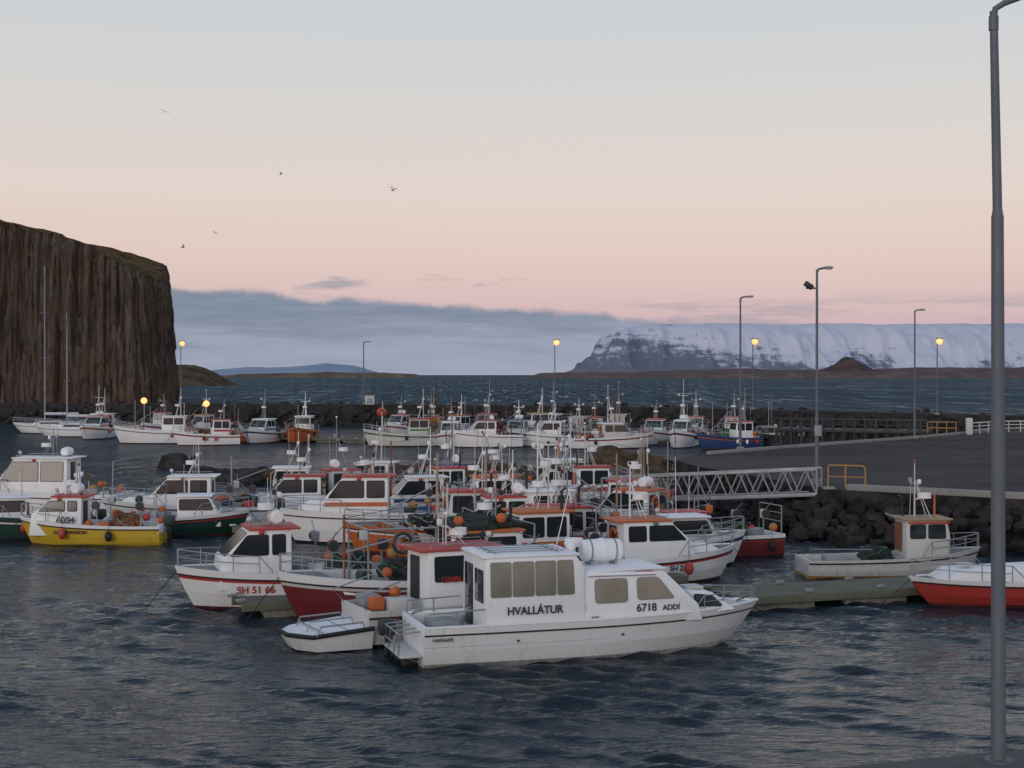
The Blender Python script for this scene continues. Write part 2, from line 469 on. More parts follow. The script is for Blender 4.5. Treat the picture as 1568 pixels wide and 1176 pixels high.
        mb.tube([(x0+0.2, 0.3, zt), (x0+0.2, 0.3, zt+mast)], 0.02, STEEL, 5)
        mb.tube([(x0+0.3, -0.3, zt), (x0+0.25, -0.35, zt+mast*0.8)], 0.012, WHITE, 4)
        aft = x0
    bowrail(mb, rows, L, 0.62, 0.5, tr)
    if extras:
        nre = rnd.randint(1, 3)
        for i in range(nre):
            for sg in (-1, 1):
                if rnd.random() < 0.75:
                    x = 0.05*L+(aft-0.1*L)*(i+0.5)/nre
                    y, z = hy(rows, max(x, 0.05)); reel(mb, x, sg*(y-0.06), z, sg, rnd.choice([GREY, ORANGE, OFFW, DARK]))
        for i in range(rnd.randint(3, 6)):
            x = rnd.uniform(0.06*L, max(0.12*L, aft-0.4)); y = rnd.uniform(-B*0.25, B*0.25)
            mb.box((x, y, F-0.15+rnd.uniform(0, 0.2)), (0.55, 0.45, 0.42), rnd.choice([ORANGE, BLUE, OFFW, GREY, RED, GREY, DARK, OFFW]), 0.04, rz=rnd.random())
        for i in range(rnd.randint(2, 5)):
            x = rnd.uniform(0.1*L, 0.7*L); sg = rnd.choice([-1, 1]); y, z = hy(rows, x)
            fender(mb, x, sg*(y+0.13), z-0.4, rnd.choice([ORANGE, WHITE, BLACK, RED, BLACK]), 1.15)
        if rnd.random() < 0.75:
            y, z = hy(rows, 0.15)
            hh = rnd.uniform(0.8, 1.7)
            mb.tube([(0.15, -y+0.06, z), (0.12, -y+0.1, z+hh), (0.12, y-0.1, z+hh), (0.15, y-0.06, z)], tr*1.5, STEEL, 6)
            for i in range(2): mb.tube([(0.12, -y+0.1, z+hh*(0.45+0.3*i)), (0.12, y-0.1, z+hh*(0.45+0.3*i))], tr, STEEL, 5)
        if rnd.random() < 0.4: outboard(mb, 0.0, rnd.uniform(-0.3, 0.3), F*0.75)
        if rnd.random() < 0.7: netpile(mb, (max(0.7, aft*0.5), 0, F-0.2), (0.7, 0.65, 0.75), rnd.choice([NET, NET, RUST, GREEN]), seed, 6)
        for i in range(rnd.randint(2, 6)):
            mb.ball((rnd.uniform(0.2, max(0.6, aft)), rnd.uniform(-B*.38, B*.38), F+rnd.uniform(0.05, 0.45)), rnd.uniform(0.13, 0.2), rnd.choice([ORANGE, RED, ORANGE, OCHRE]), 2)
        if rnd.random() < 0.5:
            mb.tube([(aft-0.06, cos(k*pi/6)*0.28, zt-0.55+sin(k*pi/6)*0.28) for k in range(13)], 0.06, ORANGE, 6)
    y, z = hy(rows, L*0.9); mb.tube([(L*0.97, 0, z+0.1), (L*1.04, 0.1, z*0.6), (L*1.12, 0.15, 0.05)], 0.014, BLACK, 4)
    ob = place(mb, name, cx, cy, head, L)
    if reg:
        facing = 1 if cos(radians(head)) < 0 else -1
        hulltext(reg, 0.26 if not far else 0.4, ob, rows, L*0.62, 0.60, facing, rnd.choice([DARK, RED, BLUE, DARK]))
    return ob, rows, C, (aft, zt, F)

# ------------------------------------------------------------------ world
w = bpy.data.worlds.new('World'); scene.world = w; w.use_nodes = True
t = NT(w.node_tree); bg = w.node_tree.nodes['Background']
SUN_EL = radians(9); SUN_AZ = radians(205)   # behind-left of the camera
d = coords(t, 'Generated')
sp = t.node('ShaderNodeSeparateXYZ'); t.put(sp.inputs[0], d)
X, Y, Z = sp.outputs
az = t.math('ARCTAN2', X, Y)
el = t.math('MAXIMUM', Z, 0.0)
skyc = t.ramp(t.math('MULTIPLY', el, 2.0, clamp=True), [
    (0.0, lin(174, 168, 188)), (0.06, lin(203, 174, 184)), (0.105, lin(217, 188, 188)), (0.16, lin(226, 200, 192)),
    (0.25, lin(227, 211, 203)), (0.38, lin(216, 212, 209)), (0.53, lin(202, 208, 214)), (1.0, lin(146, 164, 190))])
skyb = t.mix(1.0, skyc, t.mix(t.mrange(Y, 0.1, -0.9), (1, 1, 1, 1), (1.42, 1.31, 1.20, 1)), 'MULTIPLY')
cv = t.node('ShaderNodeCombineXYZ'); t.put(cv.inputs[0], az); t.put(cv.inputs[1], el)
cvec = cv.outputs[0]
n_edge = t.noise(cvec, 18, 7, 0.62, vscale=(1.0, 1.2, 1))
n_str = t.noise(cvec, 9, 7, 0.62, vscale=(1.0, 10.0, 1))
edge = t.mrange(az, -0.26, 0.10, 0.0625, 0.0410, smooth=False)
edge = t.math('ADD', edge, t.math('MULTIPLY', t.math('SUBTRACT', n_edge, 0.5), 0.022))
dlt = t.math('SUBTRACT', edge, el)
mask = t.mrange(dlt, -0.0015, 0.0050)
mask = t.math('MULTIPLY', mask, t.mrange(az, 0.17, 0.07))
mask = t.math('MULTIPLY', mask, t.mrange(az, -1.6, -0.8))
ccol = t.ramp(t.math('ADD', t.math('MULTIPLY', el, 12.0), t.math('MULTIPLY', t.math('SUBTRACT', n_str, 0.5), 1.2)), [
    (0.0, lin(158, 166, 186)), (0.25, lin(146, 157, 179)), (0.42, lin(128, 142, 166)), (0.6, lin(114, 130, 155)), (0.9, lin(132, 143, 166))])
puff = t.math('MULTIPLY', t.mrange(t.noise(cvec, 13, 4, 0.5, vscale=(1, 4.5, 1)), 0.56, 0.66), t.math('MULTIPLY', t.mrange(el, 0.048, 0.058), t.mrange(el, 0.074, 0.066)))
puff = t.math('MULTIPLY', puff, t.mrange(az, 0.1, -0.02))
low = t.math('MULTIPLY', t.mrange(n_str, 0.46, 0.60), t.math('MULTIPLY', t.mrange(el, 0.058, 0.045), t.mrange(az, 0.02, 0.12)))
mask = t.math('MAXIMUM', t.math('MULTIPLY', mask, 0.96), t.math('MAXIMUM', t.math('MULTIPLY', puff, 0.6), t.math('MULTIPLY', low, 0.38)))
skyf = t.mix(mask, skyb, ccol)
skyf = t.mix(t.mrange(Z, -0.02, 0.0), (0.03, 0.045, 0.06, 1), skyf)
ns = t.node('ShaderNodeTexSky', sky_type='NISHITA'); ns.sun_disc = False
ns.sun_elevation = SUN_EL; ns.sun_rotation = SUN_AZ
sc = t.node('ShaderNodeVectorMath', operation='SCALE'); t.put(sc.inputs[0], ns.outputs[0]); sc.inputs[3].default_value = 0.008
sc2 = t.node('ShaderNodeVectorMath', operation='SCALE'); t.put(sc2.inputs[0], skyf); sc2.inputs[3].default_value = 0.95
ad = t.node('ShaderNodeVectorMath', operation='ADD'); t.put(ad.inputs[0], sc.outputs[0]); t.put(ad.inputs[1], sc2.outputs[0])
t.put(bg.inputs['Color'], ad.outputs[0]); bg.inputs['Strength'].default_value = 1.0

sl = bpy.data.lights.new('sun', 'SUN'); sl.energy = 0.72; sl.angle = radians(25); sl.color = (1.0, 0.91, 0.84)
so = bpy.data.objects.new('sun', sl); scene.collection.objects.link(so)
dirv = Vector((sin(SUN_AZ)*cos(SUN_EL), cos(SUN_AZ)*cos(SUN_EL), sin(SUN_EL)))
so.rotation_euler = dirv.to_track_quat('Z', 'Y').to_euler()

# ------------------------------------------------------------------ camera
cam = bpy.data.cameras.new('camera'); co = bpy.data.objects.new('camera', cam); scene.collection.objects.link(co)
cam.sensor_width = 36; cam.lens = 50.5; cam.clip_end = 60000; cam.clip_start = 0.1
co.location = (0, 0, 7); co.rotation_euler = (radians(90-0.365), 0, 0)
scene.camera = co

# ------------------------------------------------------------------ water
def water():
    r1 = [9.0]
    while r1[-1] < 420: r1.append(r1[-1]*1.0034)
    while r1[-1] < 45000: r1.append(r1[-1]*1.03)
    Yr = np.array(r1); tx = np.arange(-0.85, 0.8501, 0.0034)
    R, C = len(Yr), len(tx)
    YY = np.repeat(Yr[:, None], C, 1); XX = tx[None, :]*(YY+2)
    sp = 0.0034*YY
    rng = np.random.RandomState(4)
    Zs = np.zeros_like(YY)
    G = np.zeros_like(YY)
    for i in range(12):
        a = rng.uniform(0, 6.28); lam = rng.uniform(3, 22); G += np.sin((XX*np.cos(a)+YY*np.sin(a)*1.6)*6.283/lam+rng.uniform(0, 6.28))
    G = np.clip(0.95+0.20*G, 0.30, 1.8)
    for i in range(72):
        lam = 0.22*(1.5/0.22)**(rng.rand()**0.9)
        a = radians(70)+rng.normal()*0.30
        k = 6.283/lam; amp = 0.0062*lam**0.95*(0.6+0.8*rng.rand())
        wgt = np.clip((lam/sp-2.2)/2.2, 0, 1)
        wgt = wgt*wgt*(3-2*wgt)
        ph = (XX*np.cos(a)+YY*np.sin(a))*k+rng.uniform(0, 6.28)+0.8*np.sin(XX*0.61+i)+0.8*np.sin(YY*0.53+i*2)
        Zs += amp*wgt*(np.sin(ph)+0.28*np.sin(2*ph))*G
    co_ = np.stack([XX, YY, Zs], -1).reshape(-1, 3).astype(np.float32)
    me = bpy.data.meshes.new('water')
    me.vertices.add(R*C); me.vertices.foreach_set('co', co_.ravel())
    idx = np.arange(R*C).reshape(R, C)
    q = np.stack([idx[:-1, :-1], idx[:-1, 1:], idx[1:, 1:], idx[1:, :-1]], -1).reshape(-1, 4).astype(np.int32)
    me.loops.add(q.size); me.loops.foreach_set('vertex_index', q.ravel())
    me.polygons.add(len(q)); me.polygons.foreach_set('loop_start', np.arange(0, q.size, 4, dtype=np.int32))
    me.polygons.foreach_set('use_smooth', np.ones(len(q), dtype=bool))
    me.update(calc_edges=True); me.validate()
    ob = bpy.data.objects.new('water', me); scene.collection.objects.link(ob)
    m, t, b = newmat('sea_water'); c = coords(t)
    sx = t.node('ShaderNodeSeparateXYZ'); t.put(sx.inputs[0], c)
    y = sx.outputs[1]
    far = t.mrange(y, 190, 240)
    n1 = t.noise(c, 3.4, 4, 0.58, vscale=(0.5, 1.6, 1), dist=0.4)
    n0 = t.noise(c, 0.9, 4, 0.6, vscale=(0.5, 1.8, 1), dist=0.3)
    n2 = t.noise(c, 0.10, 6, 0.7, vscale=(0.6, 0.5, 1))
    gust = t.mrange(t.noise(c, 0.10, 4, 0.6, vscale=(0.6, 1.3, 1)), 0.38, 0.62, 0.55, 1.25)
    h = t.math('ADD', t.math('MULTIPLY', n1, t.mrange(y, 15, 60, 0.060, 0.13)), t.math('MULTIPLY', n0, t.mrange(y, 30, 130, 0.05, 0.42)))
    h = t.math('MULTIPLY', h, gust)
    h = t.math('ADD', h, t.math('MULTIPLY', t.math('MULTIPLY', n2, far), 5.0))
    bp = t.node('ShaderNodeBump'); bp.inputs['Strength'].default_value = 0.85; bp.inputs['Distance'].default_value = 1.0
    t.put(bp.inputs['Height'], h); t.put(b.inputs['Normal'], bp.outputs[0])
    cn = t.noise(c, 0.42, 6, 0.72, vscale=(1.0, 0.050, 1))
    cz = t.noise(c, 0.020, 4, 0.6, vscale=(1.0, 0.3, 1))
    caps = t.mrange(t.math('ADD', cn, t.math('MULTIPLY', t.math('SUBTRACT', cz, 0.5), 0.35)), 0.565, 0.63)
    caps = t.math('MULTIPLY', caps, far)
    t.put(b.inputs['Base Color'], (0.007, 0.016, 0.023, 1))
    t.put(b.inputs['Roughness'], t.mrange(y, 20, 400, 0.05, 0.35, smooth=False))
    b.inputs['IOR'].default_value = 1.33
    df = t.node('ShaderNodeBsdfDiffuse')
    tn = t.noise(c, 0.30, 6, 0.7, vscale=(1.0, 0.05, 1))
    tone = t.mix(t.mrange(tn, 0.38, 0.60), (0.014, 0.038, 0.056, 1), (0.058, 0.104, 0.130, 1))
    body = t.mix(far, (0.028, 0.043, 0.060, 1), tone)
    t.put(df.inputs['Color'], t.mix(t.math('MULTIPLY', caps, 0.75), body, (0.50, 0.55, 0.60, 1)))
    t.put(df.inputs['Normal'], bp.outputs[0])
    fac = t.math('ADD', t.mrange(y, 25, 150, 0.08, 0.50), t.math('MULTIPLY', far, 0.36))
    ms = t.node('ShaderNodeMixShader'); t.put(ms.inputs[0], fac); t.put(ms.inputs[1], b.outputs[0]); t.put(ms.inputs[2], df.outputs[0])
    t.put(m.node_tree.nodes['Material Output'].inputs['Surface'], ms.outputs[0])
    me.materials.append(m)
water()

# ------------------------------------------------------------------ cliff
def cliff():
    rnd = random.Random(5)
    plan = [(-230, 262), (-180, 252), (-140, 250), (-110, 246), (-90, 247), (-74, 245), (-64, 246), (-59.5, 250), (-60.5, 262), (-66, 285), (-76, 320), (-95, 370), (-130, 400)]
    pts = [Vector((p[0]-4.2, p[1], 0)) for p in plan]
    P = []
    for i in range(len(pts)-1):
        a = pts[max(i-1, 0)]; b_ = pts[i]; c = pts[i+1]; d_ = pts[min(i+2, len(pts)-1)]
        n = max(2, int((c-b_).length/0.18))
        for k in range(n):
            q = k/n
            P.append(0.5*((2*b_)+(c-a)*q+(2*a-5*b_+4*c-d_)*q*q+(3*b_-a-3*c+d_)*q**3))
    rimx = [(-400, 36), (-120, 35), (-95, 33.2), (-84, 32.6), (-77, 31.6), (-70, 29.6), (-66, 27.4), (-63, 25.4), (-60, 23.9), (-50, 23)]
    def rim(p):
        return float(np.interp(p.x+3.2, [r[0] for r in rimx], [r[1] for r in rimx]))
    S = [0]
    for a, b_ in zip(P, P[1:]): S.append(S[-1]+(b_-a).length)
    tot = S[-1]; edges = [0]
    while edges[-1] < tot+2: edges.append(edges[-1]+rnd.choice([0.6, 0.8, 1.0, 1.3, 1.6]))
    depth = [rnd.uniform(0, 1)**1.2*1.35 for _ in edges]
    brk = [[(rnd.uniform(0.0, 1.0), rnd.uniform(-0.8, 0.9)) for _ in range(4)] for _ in edges]
    cols = []; j = 0
    R = 64
    for i, p in enumerate(P):
        a = P[max(i-2, 0)]; b_ = P[min(i+2, len(P)-1)]; d_ = (b_-a).normalized(); nrm = Vector((d_.y, -d_.x, 0))
        while edges[j+1] < S[i]: j += 1
        f = (S[i]-edges[j])/(edges[j+1]-edges[j]); prof = -0.8*(abs(2*f-1)**3)
        H = rim(p)+0.9*noise.noise(Vector((S[i]*0.35, 0, 3)))+0.5*noise.noise(Vector((S[i]*1.3, 0, 8)))
        big = 2.4*noise.noise(Vector((S[i]*0.075, 0, 0)))+1.8*noise.noise(Vector((S[i]*0.21, 4, 0)))
        col = []
        for k in range(R+1):
            z = -1+(H+1)*k/R; zz = k/R
            off = depth[j]+prof+big*(0.4+0.6*zz)
            for q, am in brk[j]:
                if zz > q: off += am*0.6
            off += 0.5*noise.noise(Vector((S[i]*0.5, z*0.25, 7)))
            off += 3.4*(1-zz)**1.4-1.6*max(0, zz-0.93)*12*(0.6+0.5*noise.noise(Vector((S[i]*0.4, 9, 0))))
            col.append(p+nrm*off*0.9+Vector((0, 0, z)))
        cols.append(col)
    vs = [v for c in cols for v in c]; fs = []
    for i in range(len(cols)-1):
        for k in range(R): fs.append([i*(R+1)+k, (i+1)*(R+1)+k, (i+1)*(R+1)+k+1, i*(R+1)+k+1])
    m, t, b = newmat('basalt_cliff_rock'); c = coords(t)
    n1 = t.noise(c, 0.13, 5, 0.6); n2 = t.noise(c, 1.0, 6, 0.68, vscale=(1.1, 1.1, 0.12)); n3 = t.noise(c, 1.4, 6, 0.7)
    n4 = t.noise(c, 2.2, 3, 0.6, vscale=(1.4, 1.4, 0.05))
    col = t.ramp(n2, [(0.3, (0.032, 0.025, 0.022, 1)), (0.45, (0.080, 0.062, 0.052, 1)), (0.58, (0.135, 0.105, 0.085, 1)), (0.75, (0.22, 0.18, 0.155, 1))])
    col = t.mix(t.math('MULTIPLY', t.mrange(n1, 0.46, 0.64), 0.40), col, t.mix(n3, (0.055, 0.030, 0.022, 1), (0.22, 0.115, 0.075, 1)))
    sx = t.node('ShaderNodeSeparateXYZ'); t.put(sx.inputs[0], c)
    ol = t.math('MULTIPLY', t.mrange(n3, 0.50, 0.60), t.mrange(t.math('ADD', sx.outputs[2], t.math('MULTIPLY', n1, 16)), 24, 40, 0.2, 0.8))
    col = t.mix(ol, col, (0.115, 0.092, 0.052, 1))
    col = t.mix(t.math('MULTIPLY', t.mrange(n4, 0.46, 0.36), 0.8), col, (0.018, 0.014, 0.014, 1))
    t.put(b.inputs['Base Color'], col); b.inputs['Roughness'].default_value = 0.95; b.inputs['Specular IOR Level'].default_value = 0.15
    bp = t.node('ShaderNodeBump'); bp.inputs['Strength'].default_value = 0.9; bp.inputs['Distance'].default_value = 0.5
    t.put(bp.inputs['Height'], t.math('ADD', n3, n2)); t.put(b.inputs['Normal'], bp.outputs[0])
    g, t, b = newmat('cliff_top_grass'); c = coords(t)
    n = t.noise(c, 0.35, 7, 0.7); nn = t.noise(c, 3.0, 5, 0.7)
    t.put(b.inputs['Base Color'], t.mix(t.mrange(n, 0.35, 0.65), (0.100, 0.068, 0.034, 1), t.mix(nn, (0.15, 0.100, 0.048, 1), (0.23, 0.165, 0.085, 1))))
    b.inputs['Roughness'].default_value = 1.0; b.inputs['Specular IOR Level'].default_value = 0.05
    bp = t.node('ShaderNodeBump'); bp.inputs['Strength'].default_value = 1; bp.inputs['Distance'].default_value = 0.6
    t.put(bp.inputs['Height'], nn); t.put(b.inputs['Normal'], bp.outputs[0])
    mb = MB(); mb.add(vs, fs, m)
    ctr = Vector((-150, 330, 41)); K = 26; vs = []; fs = []
    sel = cols[::2]
    for c_ in sel:
        r0 = c_[-1]
        for k in range(K+1):
            q = (k/K)**1.6
            p = r0.lerp(ctr, q)
            p.z = r0.z+(ctr.z-r0.z)*(1-(1-q)**2.2)+0.6*noise.noise(p*0.12)*min(1, q*8)+0.25*noise.noise(p*0.6)*min(1, q*20)
            vs.append(p)
    for i in range(len(sel)-1):
        for k in range(K): fs.append([i*(K+1)+k, (i+1)*(K+1)+k, (i+1)*(K+1)+k+1, i*(K+1)+k+1])
    mb.add(vs, fs, g)
    mb.obj('basalt_cliff', sharp=180)
cliff()

# ------------------------------------------------------------------ distant land
def ridge(name, D, depth, prof, mat, amp=0.12, n=160, fs_=0.004):
    xs = np.linspace(prof[0][0], prof[-1][0], n); R = 24; vs = []; fs = []
    for x in xs:
        H = float(np.interp(x, [p[0] for p in prof], [p[1] for p in prof]))
        for k in range(R+1):
            q = k/R; s = sin(pi*q)**0.7 if q not in (0, 1) else 0
            nn = noise.fractal(Vector((x*fs_, q*3, 0)), 1.0, 2.0, 5)
            vs.append((x, D+depth*q, -1+(H+1)*s*(1+amp*nn)))
    for i in range(n-1):
        for k in range(R): fs.append([i*(R+1)+k, (i+1)*(R+1)+k, (i+1)*(R+1)+k+1, i*(R+1)+k+1])
    mb = MB(); mb.add(vs, fs, mat); return mb.obj(name, sharp=180)

def landmat(name, a, b_, sc):
    m, t, b = newmat(name); c = coords(t)
    t.put(b.inputs['Base Color'], t.mix(t.mrange(t.noise(c, sc, 6, 0.65), 0.35, 0.65), a, b_))
    b.inputs['Roughness'].default_value = 1; b.inputs['Specular IOR Level'].default_value = 0.0
    return m
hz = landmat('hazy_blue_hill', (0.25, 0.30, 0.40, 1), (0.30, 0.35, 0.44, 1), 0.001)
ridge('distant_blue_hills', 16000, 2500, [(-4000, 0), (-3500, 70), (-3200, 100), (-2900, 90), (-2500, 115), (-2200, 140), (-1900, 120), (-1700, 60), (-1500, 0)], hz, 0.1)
isl = landmat('low_island_turf', (0.12, 0.095, 0.08, 1), (0.20, 0.155, 0.115, 1), 0.02)
ridge('low_island', 3600, 200, [(-770, 0), (-700, 10), (-560, 12), (-480, 13), (-420, 11), (-330, 14), (-250, 10), (-225, 0)], isl, 0.3)
ridge('low_island', 3000, 200, [(30, 0), (60, 9), (160, 11), (260, 13), (420, 14), (560, 15), (800, 14), (1000, 12), (1300, 12), (1800, 10)], landmat('low_shore_turf', (0.11, 0.085, 0.08, 1), (0.17, 0.13, 0.115, 1), 0.02), 0.3)
ridge('foothills', 5000, 500, [(250, 0), (500, 22), (700, 26), (850, 30), (1000, 24), (1090, 28), (1300, 30), (1500, 34), (1700, 30), (2200, 40), (3200, 30)],
      landmat('foothill_heath', (0.120, 0.090, 0.095, 1), (0.17, 0.13, 0.13, 1), 0.01), 0.1, 260, 0.01)
ridge('pointed_hill', 4700, 260, [(985, 8), (1040, 22), (1085, 42), (1112, 62), (1124, 67), (1138, 66), (1160, 50), (1200, 30), (1260, 10)],
      landmat('pointed_hill_rock', (0.070, 0.052, 0.056, 1), (0.115, 0.082, 0.082, 1), 0.02), 0.08, 120, 0.02)
ridge('headland', 900, 90, [(-300, 14), (-240, 15), (-222, 14.5), (-208, 13), (-198, 9), (-190, 4), (-184, 0)], landmat('headland_grass', (0.055, 0.045, 0.033, 1), (0.12, 0.09, 0.055, 1), 0.12), 0.12, 80, 0.06)

def mountain():
    nx, ny = 560, 110; vs = []; fs = []
    xs = np.linspace(250, 6500, nx); ys = np.linspace(8000, 11200, ny)
    sm = [0, 60, 200, 286, 350, 430, 510, 740, 5000]; hm = [0, .04, .17, .40, .68, .86, .94, 1.0, 1.03]
    for x in xs:
        for y in ys:
            gul = noise.fractal(Vector((x*0.0042, y*0.0012, 1)), 1.0, 2.0, 6)
            rd = 1-abs(noise.noise(Vector((x*0.0075, y*0.0006, 5))))*2
            sx_ = (x-305)*(1+0.05*gul); sy_ = (y-8150)*0.42
            s = min(sx_, sy_)
            if s > 0: s = s+gul*90*min(1, s/150)+rd*50*min(1, s/200)-30*min(1, s/200)
            s = max(0, s)
            h = 360*float(np.interp(s, sm, hm))
            h += 8*noise.noise(Vector((x*0.002, y*0.002, 9)))
            vs.append((x, y, max(-2, h-3)))
    for i in range(nx-1):
        for j in range(ny-1): fs.append([i*ny+j, (i+1)*ny+j, (i+1)*ny+j+1, i*ny+j+1])
    m, t, b = newmat('snowy_mountain'); c = coords(t)
    sx = t.node('ShaderNodeSeparateXYZ'); t.put(sx.inputs[0], c); x, y, z = sx.outputs
    nb = t.noise(c, 0.0035, 6, 0.65, vscale=(1.0, 0.4, 8.0)); nv = t.noise(c, 0.014, 7, 0.75, vscale=(1.2, 0.3, 0.9), dist=0.6); nl = t.noise(c, 0.0016, 4, 0.5)
    f = t.math('ADD', t.mrange(z, 20, 330, 0.04, 0.32, smooth=False), t.math('ADD', t.math('MULTIPLY', nb, 0.5), t.math('MULTIPLY', nv, 0.62)))
    f = t.math('ADD', f, t.mrange(x, 700, 2600, -0.06, 0.13))
    f = t.math('ADD', f, t.math('MULTIPLY', t.math('SUBTRACT', nl, 0.5), 0.6))
    sn = t.mrange(f, 0.64, 0.78)
    rock = t.mix(nv, (0.13, 0.15, 0.21, 1), (0.21, 0.22, 0.28, 1))  # distance haze is mixed into the bluish rock and snow colours
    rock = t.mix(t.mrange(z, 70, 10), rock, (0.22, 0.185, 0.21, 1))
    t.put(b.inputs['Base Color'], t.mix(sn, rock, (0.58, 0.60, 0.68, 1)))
    b.inputs['Roughness'].default_value = 1; b.inputs['Specular IOR Level'].default_value = 0
    mb = MB(); mb.add(vs, fs, m); mb.obj('snowy_mountain', sharp=180)
mountain()

# ------------------------------------------------------------------ rocks
def rockmat(name, a, b_, big=0.0):
    m, t, b = newmat(name); c = coords(t)
    n = t.noise(c, 0.8, 7, 0.7)
    if big: n = t.math('ADD', t.math('MULTIPLY', n, 1-big), t.math('MULTIPLY', t.noise(c, 0.07, 5, 0.6, vscale=(0.6, 1.4, 1)), big))
    t.put(b.inputs['Base Color'], t.mix(t.mrange(n, 0.38 if big else 0.35, 0.60 if big else 0.68), a, b_)); b.inputs['Roughness'].default_value = 0.9
    b.inputs['Specular IOR Level'].default_value = 0.2
    bp = t.node('ShaderNodeBump'); bp.inputs['Strength'].default_value = 0.8; bp.inputs['Distance'].default_value = 0.15 if not big else 0.03
    t.put(bp.inputs['Height'], t.noise(c, 5, 6, 0.7)); t.put(b.inputs['Normal'], bp.outputs[0])
    return m
ROCK = rockmat('dark_basalt_boulders', (0.014, 0.013, 0.014, 1), (0.062, 0.056, 0.054, 1))
WEED = rockmat('weedy_rocks', (0.034, 0.026, 0.015, 1), (0.15, 0.098, 0.052, 1))
ASPH = rockmat('asphalt', (0.024, 0.022, 0.023, 1), (0.066, 0.059, 0.057, 1), 0.7)
BWT = rockmat('breakwater_gravel', (0.022, 0.020, 0.020, 1), (0.045, 0.041, 0.040, 1))
def rock(mb, p, s, rnd, mat, sub=2):
    b = bmesh.new(); bmesh.ops.create_icosphere(b, subdivisions=sub, radius=1)
    o = Vector((rnd.random()*90, rnd.random()*90, 0))
    M = Matrix.Rotation(rnd.random()*6, 3, 'Z') @ Matrix.Rotation(rnd.random()*3, 3, 'X')
    sc_ = (rnd.uniform(0.9, 1.5), rnd.uniform(0.7, 1.1), rnd.uniform(0.55, 0.9))
    for v in b.verts:
        c = v.co.copy(); k = 1+0.7*noise.noise(c*1.1+o)
        c = Vector([max(-0.66, min(0.66, q*k)) for q in c])
        c = M @ Vector((c.x*sc_[0], c.y*sc_[1], c.z*sc_[2]))
        v.co = Vector(p)+c*s
    mb.bm(b, mat)
def scatter(name, paths, n, mat, smin, smax, seed, sub=2):
    rnd = random.Random(seed); mb = MB()
    tot = sum((Vector(a)-Vector(b_)).length for a, b_, _, _ in paths)
    for a, b_, nr, wd in paths:
        A = Vector(a); B_ = Vector(b_); k = int(n*(A-B_).length/tot)
        for i in range(k):
            q = rnd.random(); r = rnd.random()
            p = A.lerp(B_, q); p = p+Vector((nr[0], nr[1], 0))*wd*r; p.z = p.z*(1-r)-0.1*r+rnd.uniform(-0.15, 0.1)
            rock(mb, p, rnd.uniform(smin, smax), rnd, mat, sub)
    return mb.obj(name, sharp=20)

def wallbody(name, pts, wtop, ztop, slope, mat, topmat):
    mb = MB(); secs = []
    for i, p in enumerate(pts):
        a = Vector(pts[max(i-1, 0)]); b_ = Vector(pts[min(i+1, len(pts)-1)]); d_ = (b_-a).normalized(); n = Vector((d_.y, -d_.x))
        p = Vector(p)
        secs.append([(p+n*(wtop/2+slope), -1), (p+n*wtop/2, ztop), (p-n*wtop/2, ztop), (p-n*(wtop/2+slope), -1)])
    for k in range(3):
        vs = []; fs = []
        for s in secs: vs += [(s[k][0].x, s[k][0].y, s[k][1]), (s[k+1][0].x, s[k+1][0].y, s[k+1][1])]
        for i in range(len(secs)-1): fs.append([2*i, 2*i+1, 2*i+3, 2*i+2])
        mb.add(vs, fs, topmat if k == 1 else mat)
    return mb.obj(name)
bwp = [(-95, 212), (-60, 206), (-47, 203), (-15, 199), (20, 182), (50, 146), (75, 128), (120, 110)]
wallbody('breakwater', bwp, 5, 2.9, 2.5, BWT, BWT)
pp = []
for a, b_ in zip(bwp, bwp[1:]):
    d_ = (Vector(b_)-Vector(a)).normalized(); n = (d_.y, -d_.x)
    A = Vector(a)+Vector(n)*2.3; B_ = Vector(b_)+Vector(n)*2.3
    pp.append(((A.x, A.y, 2.7), (B_.x, B_.y, 2.7), n, 3.2))
    A = Vector(a)-Vector(n)*2.3; B_ = Vector(b_)-Vector(n)*2.3
    pp.append(((A.x, A.y, 3.0), (B_.x, B_.y, 3.0), (-n[0], -n[1]), 1.6))
scatter('breakwater_boulders', pp, 1900, ROCK, 0.35, 0.72, 3, 1)

def slab(name, poly, z0, z1, mat, side=None):
    mb = MB(); n = len(poly)
    mb.add([(p[0], p[1], z1) for p in poly], [list(range(n))], mat)
    vs = [(p[0], p[1], z0) for p in poly]+[(p[0], p[1], z1) for p in poly]
    mb.add(vs, [[i, (i+1) % n, (i+1) % n+n, i+n] for i in range(n)], side or mat)
    return mb.obj(name)
quay = [(13.6, 62.8), (20.5, 57.6), (60, 41), (120, 40), (120, 106), (76, 124), (50, 140), (41, 126), (30, 112), (18.7, 99), (11.5, 90), (9.6, 84), (10.2, 78), (12.2, 70)]
slab('harbour_road', quay, -1, 2.0, ASPH, ROCK)
scatter('quay_riprap', [((13.2, 63, 1.6), (20.5, 57.8, 1.6), (-0.58, -0.81), 3.4), ((20.5, 57.8, 1.6), (60, 41, 1.6), (-0.38, -0.92), 3.4), ((10.2, 80, 1.6), (13.4, 63, 1.6), (-0.97, -0.2), 2.6),
                        ((41, 126, 1.6), (18.7, 99, 1.6), (-0.77, 0.64), 2.5), ((18.7, 99, 1.6), (10, 86, 1.6), (-0.83, 0.55), 2.5)], 1700, ROCK, 0.2, 0.52, 8)
